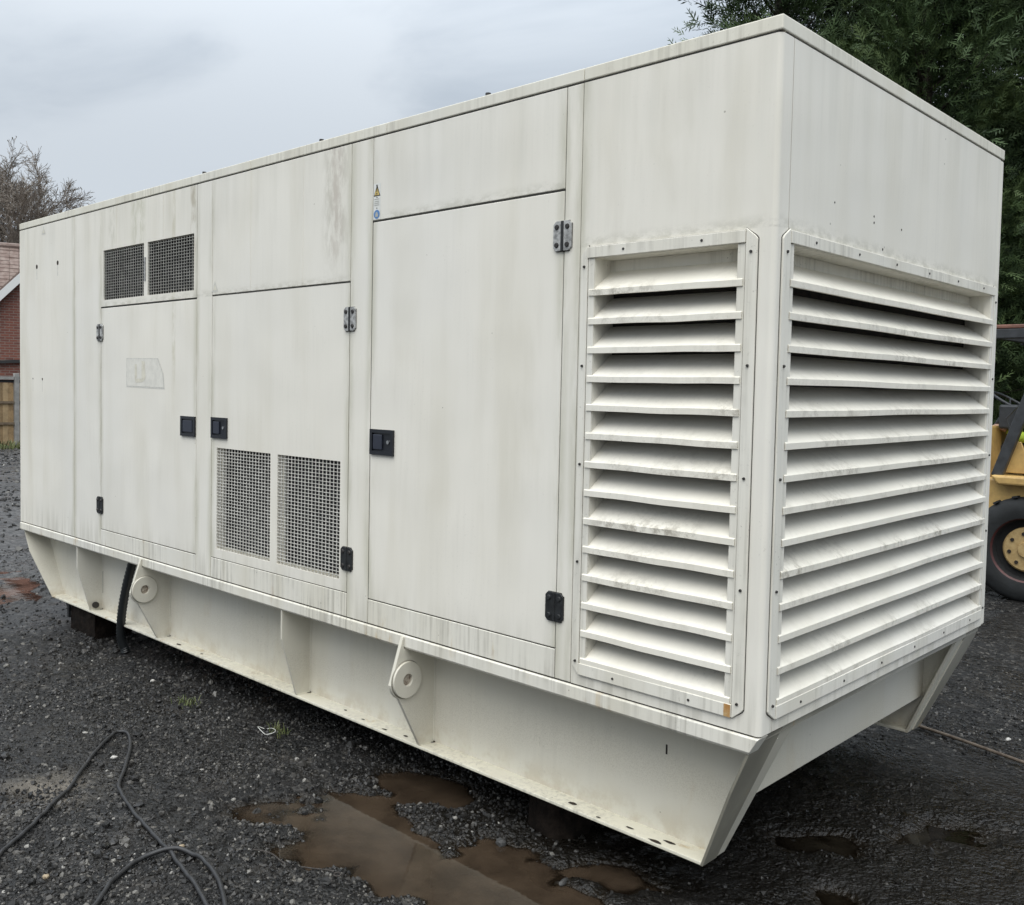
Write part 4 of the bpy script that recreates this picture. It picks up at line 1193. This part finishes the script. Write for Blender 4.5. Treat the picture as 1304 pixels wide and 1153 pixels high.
house = thing("brick_house", (-28, 7.6, 0), "low red brick house with a white-edged gable and pinkish tiled roof", "house")
m, n, b = new_mat("red_brick_wall")
P = n("ShaderNodeTexCoord").outputs["Object"]
uv = n("ShaderNodeCombineXYZ", {0: n("ShaderNodeVectorMath", {0: P, 1: tuple(ht)}, operation='DOT_PRODUCT').outputs[1], 1: n("ShaderNodeSeparateXYZ", {0: P}).outputs[2], 2: 0.0}).outputs[0]
br = n("ShaderNodeTexBrick", {"Vector": uv, "Color1": (.22, .075, .05, 1), "Color2": (.13, .05, .04, 1), "Mortar": (.23, .18, .15, 1), "Scale": 1.0, "Mortar Size": .010, "Brick Width": .225, "Row Height": .075, "Bias": -.1})
setin(n, b, Base_Color=n.mix(n.math('MULTIPLY', n.noise(P, 6, 4), .5), br.outputs[0], (.12, .05, .04, 1)), Roughness=.9,
      Normal=n("ShaderNodeBump", {"Height": br.outputs[1], "Strength": .6, "Distance": -.01}).outputs[0])
BRICK = m
TILE = simple("pink_brown_roof_tile", (.155, .108, .09), .85, c2=(.23, .18, .155), scale=5)
BARGE = simple("white_bargeboard", (.68, .68, .66), .5)
pitch = math.tan(R(47)); AP_T, AP_Z = 1.45, 6.15
def gz_(t): return AP_Z - abs(t - AP_T) * pitch
def hb(pts0, ext, mats, name, par=house, lab=None):
    k = len(pts0); mb = MB().add(list(pts0) + [p + ext for p in pts0], [tuple(range(k)), tuple(range(k, 2 * k))[::-1]] + [(i, (i + 1) % k, k + (i + 1) % k, k + i) for i in range(k)])
    return mb.build(name, mats, par, zoff=0, label=lab)
t0, t1_ = AP_T - 3.4, AP_T + 3.4
wall = hb([hp(t0, 0, -.1), hp(t1_, 0, -.1), hp(t1_, 0, gz_(t1_) - .1), hp(AP_T, 0, AP_Z - .1), hp(t0, 0, gz_(t0) - .1)], hd * 4.0, BRICK, "wall", lab="gable wall of red brick")
hb([hp(-9, 4.01, -.1), hp(9, 4.01, -.1), hp(9, 4.01, 2.75), hp(-9, 4.01, 2.75)], hd * 6, BRICK, "wall", lab="long wall behind the gable")
roofw = MB()
for sgn in (-1, 1):                               # wing slopes
    te = AP_T + sgn * 3.7
    q = [hp(AP_T, -.22, AP_Z), hp(te, -.22, gz_(te)), hp(te, 7, gz_(te)), hp(AP_T, 7, AP_Z)]
    roofw.add(q + [p - Vector((0, 0, .07)) for p in q], [(0, 1, 2, 3), (7, 6, 5, 4), (0, 4, 5, 1), (1, 5, 6, 2), (2, 6, 7, 3), (3, 7, 4, 0)])
rw = roofw.build("roof", TILE, house, zoff=0)
# main roof: slope towards the yard, its courses of tiles as real steps
RZ, RS, ES, EZ = 6.45, 7.3, 3.75, 2.8
mb = MB(); nr = 26
for k in range(nr):
    f0, f1 = k / nr, (k + 1.25) / nr
    s0, s1 = RS + (ES - RS) * f0, RS + (ES - RS) * f1; z0, z1 = RZ + (EZ - RZ) * f0, RZ + (EZ - RZ) * f1 + .03
    for j in range(60):
        a, b_ = -9 + j * .3, -9 + j * .3 + .285; dz = random.uniform(-.008, .012)
        mb.add([hp(a, s0, z0 + dz), hp(b_, s0, z0 + dz), hp(b_, s1, z1 + dz), hp(a, s1, z1 + dz), hp(a, s1, z1 - .03), hp(b_, s1, z1 - .03)], [(0, 1, 2, 3), (3, 2, 5, 4)])
rm = mb.build("roof", TILE, house, zoff=0, kind="stuff")
q = [hp(-9, RS, RZ - .02), hp(9, RS, RZ - .02), hp(9, ES, EZ - .03), hp(-9, ES, EZ - .03)]
hb(q, Vector((0, 0, -.05)), TILE, "roof_deck")
q = [hp(-9, RS + .02, RZ - .02), hp(9, RS + .02, RZ - .02), hp(9, 2 * RS - ES, EZ), hp(-9, 2 * RS - ES, EZ)]
hb(q, Vector((0, 0, -.05)), TILE, "roof_deck")
MB().tube([hp(-9, RS, RZ + .02), hp(9, RS, RZ + .02)], .11, n=8).build("ridge_tiles", TILE, house, zoff=0)
for sgn in (-1, 1):
    te = AP_T + sgn * 3.7
    hb([hp(AP_T, -.24, AP_Z - .07), hp(te, -.24, gz_(te) - .07), hp(te, -.24, gz_(te) - .36), hp(AP_T, -.24, AP_Z - .36)], hd * .04, BARGE, "bargeboard")
hb([hp(-3, -.02, 2.02 - .02), hp(3, -.02, 2.42), hp(3, -.02, 2.50), hp(-3, -.02, 2.10)], hd * -.08, simple("dark_wall_strip", (.02, .02, .02), .5), "wall_strip")  # dark sloping strip across the gable wall

# ------------------------------------------------------------------ timber fence with concrete posts
BOARD = [simple("fence_board_a", (.33, .22, .11), .8, var=.35, scale=7), simple("fence_board_b", (.27, .18, .09), .8, var=.35, scale=7), simple("fence_board_c", (.37, .26, .14), .8, var=.3, scale=7)]
RAILM = simple("fence_rail", (.17, .125, .08), .8, var=.3, scale=7)
fence = thing("timber_fence", (-24.5, 6.0, 0), "brown close-boarded timber fence with grey concrete posts in front of the brick house", "fence")
FX = -24.5
bsrc = {}
y = 6.53 - 1.9 * 4
for pnl in range(10):
    p = MB().box((FX - .06, y - .06, -.1), (FX + .06, y + .06, 1.90)).build("post", CONC, fence, bevel=.01, zoff=0) if pnl == 0 else dup(psrc, (FX, y, .9), fence)
    if pnl == 0: psrc = p
    y0, y1 = y + .07, y + 1.83
    nb_ = 13; wdt = (y1 - y0) / nb_
    for k in range(nb_):
        key = (k + pnl * 5) % 3
        yc = y0 + (k + .5) * wdt
        xo = FX + (.004 if k % 2 else -.004)
        if key not in bsrc:
            bsrc[key] = MB().box((xo - .011, yc - wdt * .485, .05), (xo + .011, yc + wdt * .485, 1.66)).build("board", BOARD[key], fence, zoff=0); zc = (1.66 + .05) / 2
        else: dup(bsrc[key], (xo, yc, zc), fence)
    for z in (1.16, .62):
        MB().box((FX + .016, y0, z - .03), (FX + .05, y1, z + .03)).build("rail", RAILM, fence, zoff=0)
    MB().box((FX - .03, y0, 1.74), (FX + .05, y1, 1.82)).build("capping", CONC, fence, zoff=0)
    MB().box((FX - .02, y0, 1.665), (FX + .02, y1, 1.735)).build("trellis_slot", DARK, fence, zoff=0)
    y += 1.9
g2 = random.Random(9)
vg = grass("grass_verge", [(-23.4 - g2.random() * 1.0, g2.uniform(-2, 16)) for _ in range(5200)], .05, .24, 4, wd=.012)
vg["kind"] = "stuff"

# ------------------------------------------------------------------ forklift (facing left) with its driver
YEL = simple("worn_forklift_yellow", (.56, .37, .13), .5, c2=(.42, .27, .10), scale=9, bump=.1)
CHAR = simple("dark_grey_guard_paint", (.045, .048, .052), .45, var=.4, scale=12)
TYRE = simple("tyre_rubber", (.016, .018, .019), .7, var=.4, scale=8, bump=.2)
RIMR = simple("dark_red_rim", (.09, .022, .02), .5, var=.5, scale=12)
HUBY = simple("dusty_yellow_hub", (.46, .33, .15), .6, c2=(.36, .24, .10), scale=25)
REDROOF = simple("faded_red_guard_top", (.22, .10, .07), .6, var=.4, scale=8)
fk = thing("forklift", (0, 7.1, 0), "worn yellow forklift with charcoal overhead guard parked behind the generator", "forklift")


def fbox(name, lo, hi, mat, bevel=.01, par=None): return MB().box(lo, hi).build(name, mat, par or fk, bevel=bevel, zoff=0)


def wheel(x, y, r, wd, outer):
    """outer = -1: face towards -y"""
    c = (x, y, r)
    prof = [(r * .60, -wd * .46), (r * .72, -wd * .50), (r * .90, -wd * .47), (r * .985, -wd * .36), (r, -wd * .2), (r, wd * .2), (r * .985, wd * .36), (r * .90, wd * .47), (r * .72, wd * .5), (r * .60, wd * .46)]
    o = MB().lathe(prof, c, n=44).build("wheel", TYRE, fk, smooth=50, zoff=0)
    o_ = outer
    rim = [(r * .60, o_ * wd * .46), (r * .63, o_ * wd * .44), (r * .575, o_ * wd * .36)]
    MB().lathe(rim, c, n=40).build("rim", RIMR, o, smooth=40, zoff=0)
    MB().lathe([(r * .578, o_ * wd * .37), (r * .55, o_ * wd * .12), (r * .42, o_ * wd * .08)], c, n=40).build('rim_well', DARK, o, zoff=0)
    hub = [(r * .425, o_ * wd * .10), (r * .42, o_ * wd * .22), (r * .39, o_ * wd * .26), (r * .16, o_ * wd * .27), (r * .14, o_ * wd * .34), (.001, o_ * wd * .35)]
    h = MB().lathe(hub, c, n=32).build("hub", HUBY, o, smooth=35, zoff=0)
    for k in range(8):
        a = k * math.pi / 4 + .2; q = (x + math.cos(a) * r * .30, y + o_ * wd * .258, r + math.sin(a) * r * .30)
        MB().cyl(q, (q[0], q[1] + o_ * .012, q[2]), .017, n=6).build("nut", HOLE, o, zoff=0)
    for k in range(36):                                # tread lugs
        a = 2 * math.pi * k / 36; ca, sa = math.cos(a), math.sin(a); s = 1 if k % 2 else -1
        lug_ = MB()
        for yy0, yy1 in ((.02, .45),):
            pts = []
            for rr_ in (r * .985, r * 1.02):
                for da, yv in ((-.05, s * yy0 * wd), (.05, s * yy0 * wd), (.09, s * yy1 * wd), (-.01, s * yy1 * wd)):
                    pts.append((x + math.cos(a + da) * rr_, y + yv, r + math.sin(a + da) * rr_))
            lug_.add(pts, [(0, 1, 2, 3), (7, 6, 5, 4), (0, 4, 5, 1), (1, 5, 6, 2), (2, 6, 7, 3), (3, 7, 4, 0)])
        if k == 0: allt = MB()
        allt.add(lug_.v, lug_.f)
    allt.build("tread", TYRE, o, zoff=0, kind="stuff")
    return o


wheel(-.955, 6.56, .466, .30, -1); wheel(-.955, 7.70, .466, .30, 1)
wheel(.95, 6.52, .36, .24, -1); wheel(.95, 7.72, .36, .24, 1)
MB().prism([(-1.40, 1.07), (-1.40, .78), (-.45, .70), (1.55, .55), (1.78, .70), (1.78, 1.30), (1.3, 1.46), (.42, 1.46), (.30, 1.07)], 1, 6.48, 7.78).build("body", YEL, fk, bevel=.02, zoff=0)
fbox("chassis", (-1.35, 6.75, .35), (1.4, 7.55, .80), CHAR)
MB().prism([(1.0, .30), (1.86, .36), (1.92, .8), (1.84, 1.30), (1.0, 1.30)], 1, 6.47, 7.79).build("counterweight", CHAR, fk, bevel=.04, zoff=0)
MB().prism([(-1.44, 1.05), (-1.44, 1.50), (-1.34, 1.53), (-1.30, 1.12), (-1.30, 1.05)], 1, 6.55, 7.75).build("cowl", YEL, fk, bevel=.02, zoff=0)
MB().prism([(-1.16, 1.125), (-.93, 1.125), (-1.045, 1.40), (-1.085, 1.40)], 1, 6.50, 6.53).build("side_plate", YEL, fk, bevel=.006, zoff=0)
# step along the side, with rolled edge
MB().prism([(-1.18, 1.025), (.30, 1.025), (.30, 1.105), (-1.24, 1.105)], 1, 6.36, 6.52).build("step", YEL, fk, bevel=.018, zoff=0)
MB().prism([(-1.30, .62), (-.5, .62), (-.40, .98), (-1.34, .98)], 1, 6.62, 6.72).build("wheel_arch", CHAR, fk, bevel=.01, zoff=0)
gd = MB()
def bar(a, b_, wdt=.045, dp=.035):
    a, b_ = Vector(a), Vector(b_); d = (b_ - a).normalized(); u = Vector((0, 1, 0)); v = d.cross(u).normalized()
    q = [p + u * su * dp + v * sv * wdt for p in (a, b_) for su, sv in ((-1, -1), (1, -1), (1, 1), (-1, 1))]
    return MB().add(q, [(0, 3, 2, 1), (4, 5, 6, 7), (0, 1, 5, 4), (1, 2, 6, 5), (2, 3, 7, 6), (3, 0, 4, 7)])
for yy in (6.47, 7.79):
    bar((-1.215, yy, 1.09), (-.80, yy, 2.36)).build("guard_post", CHAR, fk, bevel=.008, zoff=0)
    bar((.95, yy, 1.40), (.62, yy, 2.36)).build("guard_post", CHAR, fk, bevel=.008, zoff=0)
    MB().box((-1.42, yy - .04, 2.30), (.75, yy + .04, 2.385)).build("guard_rail", CHAR, fk, bevel=.008, zoff=0)
    MB().box((-1.43, yy - .045, 2.386), (.76, yy + .045, 2.42)).build("guard_top", REDROOF, fk, bevel=.008, zoff=0)
for k in range(8):
    x = -1.38 + k * .29; fbox("guard_slat", (x - .03, 6.52, 2.32), (x + .03, 7.74, 2.38), CHAR, .006)
fbox("dash", (-1.32, 6.8, 1.50), (-1.16, 7.5, 1.72), CHAR, .02)
# steering wheel on its column
sw = MB(); c0 = Vector((-1.29, 7.08, 1.735)); ax = Vector((.50, 0, .86)).normalized(); u_ = Vector((0, 1, 0)); v_ = ax.cross(u_)
ringp = [c0 + (u_ * math.cos(t) + v_ * math.sin(t)) * .19 for t in np.linspace(0, 2 * math.pi, 33)]
sw.tube(ringp, .014, n=8)
for t in (.4, 2.5, 4.6): sw.tube([c0 - ax * .03, c0 + (u_ * math.cos(t) + v_ * math.sin(t)) * .185], .009, n=6)
sw.tube([c0 - ax * .04, c0 - ax * .45], .025, n=8)
sw.build("steering_wheel", CHAR, fk, smooth=50, zoff=0)
sw2 = MB().tube([(-1.20, 6.75, 1.45), (-1.23, 6.73, 1.60), (-1.15, 6.72, 1.70)], .009, n=6).build("lever", CHAR, fk, zoff=0)
MB().prism([(-1.12, 1.075), (-.62, 1.075), (-.62, 1.14), (-1.12, 1.16)], 1, 6.88, 7.38).build("seat", CHAR, fk, bevel=.03, zoff=0)
MB().prism([(-.79, 1.14), (-.62, 1.14), (-.52, 1.75), (-.62, 1.76)], 1, 6.90, 7.36).build("backrest", CHAR, fk, bevel=.03, zoff=0)
for yy in (6.85, 7.35):
    fbox("mast", (-1.78, yy - .05, .1), (-1.64, yy + .05, 2.5), CHAR, .008)
    MB().prism([(-1.82, .06), (-1.82, .62), (-1.86, .62), (-1.88, .12), (-2.95, .075), (-2.95, .06)], 1, yy - .06, yy + .06).build("fork", CHAR, fk, zoff=0)
for z in (.35, 1.4, 2.42): fbox("mast_bar", (-1.76, 6.9, z), (-1.66, 7.3, z + .08), CHAR, .006)

# driver, seated
HIVIS = simple("hi_vis_lime", (.45, .60, .06), .65, var=.2, scale=15)
TROUS = simple("dark_trousers", (.022, .024, .032), .8, var=.3, scale=15)
SKIN = simple("skin", (.50, .31, .22), .55)
HAIR = simple("dark_hair", (.05, .035, .025), .7)
BOOT = simple("black_boot", (.02, .018, .016), .6)


def skin_obj(name, chain, edges, mat, parent, root=0, sub=2):
    me = bpy.data.meshes.new(name); o0 = WO[parent.name]
    me.from_pydata([tuple(np.array(p[:3]) - o0) for p in chain], edges, [])
    me.materials.append(mat)
    o = bpy.data.objects.new(name, me); COL.objects.link(o); o.parent = parent; WO[o.name] = o0
    md = o.modifiers.new("skin", 'SKIN'); md.use_smooth_shade = True
    sv = me.skin_vertices[0].data
    for i, p in enumerate(chain): sv[i].radius = (p[3], p[4] if len(p) > 4 else p[3]); sv[i].use_root = i == root
    s = o.modifiers.new("sub", 'SUBSURF'); s.levels = s.render_levels = sub
    return o


px, py, pz = -.95, 7.13, 1.25
person = thing("person", (px, py, pz - .08), "seated driver in lime hi-vis jacket and dark trousers at the forklift wheel", "person")
ch = [(px, py, pz, .15, .17), (px - .02, py, pz + .20, .14, .18), (px - .03, py, pz + .40, .13, .20), (px - .03, py, pz + .53, .06, .07)]
ed = [(0, 1), (1, 2), (2, 3)]
for s in (-1, 1):
    k = len(ch)
    ch += [(px - .03, py + s * .21, pz + .42, .075), (px - .12, py + s * .27, pz + .16, .062), (px - .27, py + s * .21, pz + .20, .048), (px - .33, py + s * .18, pz + .24, .040)]
    ed += [(2, k), (k, k + 1), (k + 1, k + 2), (k + 2, k + 3)]
skin_obj("jacket", ch, ed, HIVIS, person)
ch = [(px, py, pz - .02, .15, .17)]; ed = []
for s in (-1, 1):
    k = len(ch)
    ch += [(px - .08, py + s * .11, pz - .02, .095), (px - .20, py + s * .15, pz + .0, .080), (px - .33, py + s * .18, pz + .10, .068), (px - .38, py + s * .18, pz + .0, .055), (px - .42, py + s * .18, pz - .09, .045)]
    ed += [(0, k)] + [(k + i, k + i + 1) for i in range(4)]
skin_obj("trousers", ch, ed, TROUS, person)
for s in (-1, 1):
    MB().box((px - .56, py + s * .18 - .05, pz - .165), (px - .36, py + s * .18 + .05, pz - .085)).build("boot", BOOT, person, bevel=.03, zoff=0)
    hx_, hy_, hz_ = px - .37, py + s * .175, pz + .265
    ch = [(px - .31, py + s * .18, pz + .23, .028), (hx_ - .03, hy_, hz_, .030, .036)]; ed = [(0, 1)]
    for f in range(4):
        k = len(ch); oy = (f - 1.5) * .018
        ch += [(hx_ - .07, hy_ + oy, hz_ + .01, .010), (hx_ - .10 + abs(f - 1.3) * .006, hy_ + oy, hz_ - .01, .009), (hx_ - .095 + abs(f - 1.3) * .006, hy_ + oy, hz_ - .04, .008)]
        ed += [(1, k), (k, k + 1), (k + 1, k + 2)]
    k = len(ch); ch += [(hx_ - .03, hy_ - s * .035, hz_ + .01, .011), (hx_ - .06, hy_ - s * .045, hz_ - .005, .009)]; ed += [(1, k), (k, k + 1)]
    skin_obj("hand", ch, ed, SKIN, person, sub=1)
hc = Vector((px - .06, py, pz + .69))
bm = bmesh.new(); bmesh.ops.create_uvsphere(bm, u_segments=24, v_segments=18, radius=1)
for v in bm.verts:
    q = v.co.copy(); v.co = Vector((q.x * .098, q.y * .078, q.z * .120))
    if q.z < -.2: v.co.y *= 1 - .35 * (-q.z - .2); v.co.x = v.co.x * (1 - .15 * (-q.z - .2)) - .012 * (-q.z - .2)
    if q.x < -.8 and abs(q.y) < .28 and -.35 < q.z < .15: v.co.x -= .020 * (1 - abs(q.y) / .28)
    if q.x < -.6 and .1 < q.z < .35 and .2 < abs(q.y) < .6: v.co.x += .008
bmesh.ops.create_cone(bm, segments=12, radius1=.055, radius2=.05, depth=.16, cap_ends=True, matrix=Matrix.Translation((.025, 0, -.14)))
for s in (-1, 1): bmesh.ops.create_icosphere(bm, subdivisions=2, radius=.022, matrix=Matrix.Translation((.01, s * .078, -.005)) @ Matrix.Diagonal((.9, .4, 1.4, 1)))
me = bpy.data.meshes.new("head"); bm.to_mesh(me); bm.free(); me.materials.append(SKIN); me.polygons.foreach_set("use_smooth", [True] * len(me.polygons))
hd_o = link("head", me, hc, person)
bm = bmesh.new(); bmesh.ops.create_uvsphere(bm, u_segments=20, v_segments=14, radius=1, matrix=Matrix.Translation((.012, 0, .018)) @ Matrix.Diagonal((.100, .083, .112, 1)))
bmesh.ops.delete(bm, geom=[v for v in bm.verts if v.co.z < -.03 or (v.co.x < -.05 and v.co.z < .06)], context='VERTS')
me = bpy.data.meshes.new("hair"); bm.to_mesh(me); bm.free(); me.materials.append(HAIR); me.polygons.foreach_set("use_smooth", [True] * len(me.polygons))
link("hair", me, hc, hd_o)
for s in (-1, 1):
    MB().lathe([(.001, -.009), (.008, -.006), (.010, 0), (.001, .004)], (hc.x - .088, hc.y + s * .032, hc.z + .02), axis=0, n=10).build("eye", LABELK, hd_o, zoff=0)
MB().box((hc.x - .092, hc.y - .024, hc.z - .062), (hc.x - .082, hc.y + .024, hc.z - .052)).build("mouth", RIMR, hd_o, zoff=0, bevel=.003)
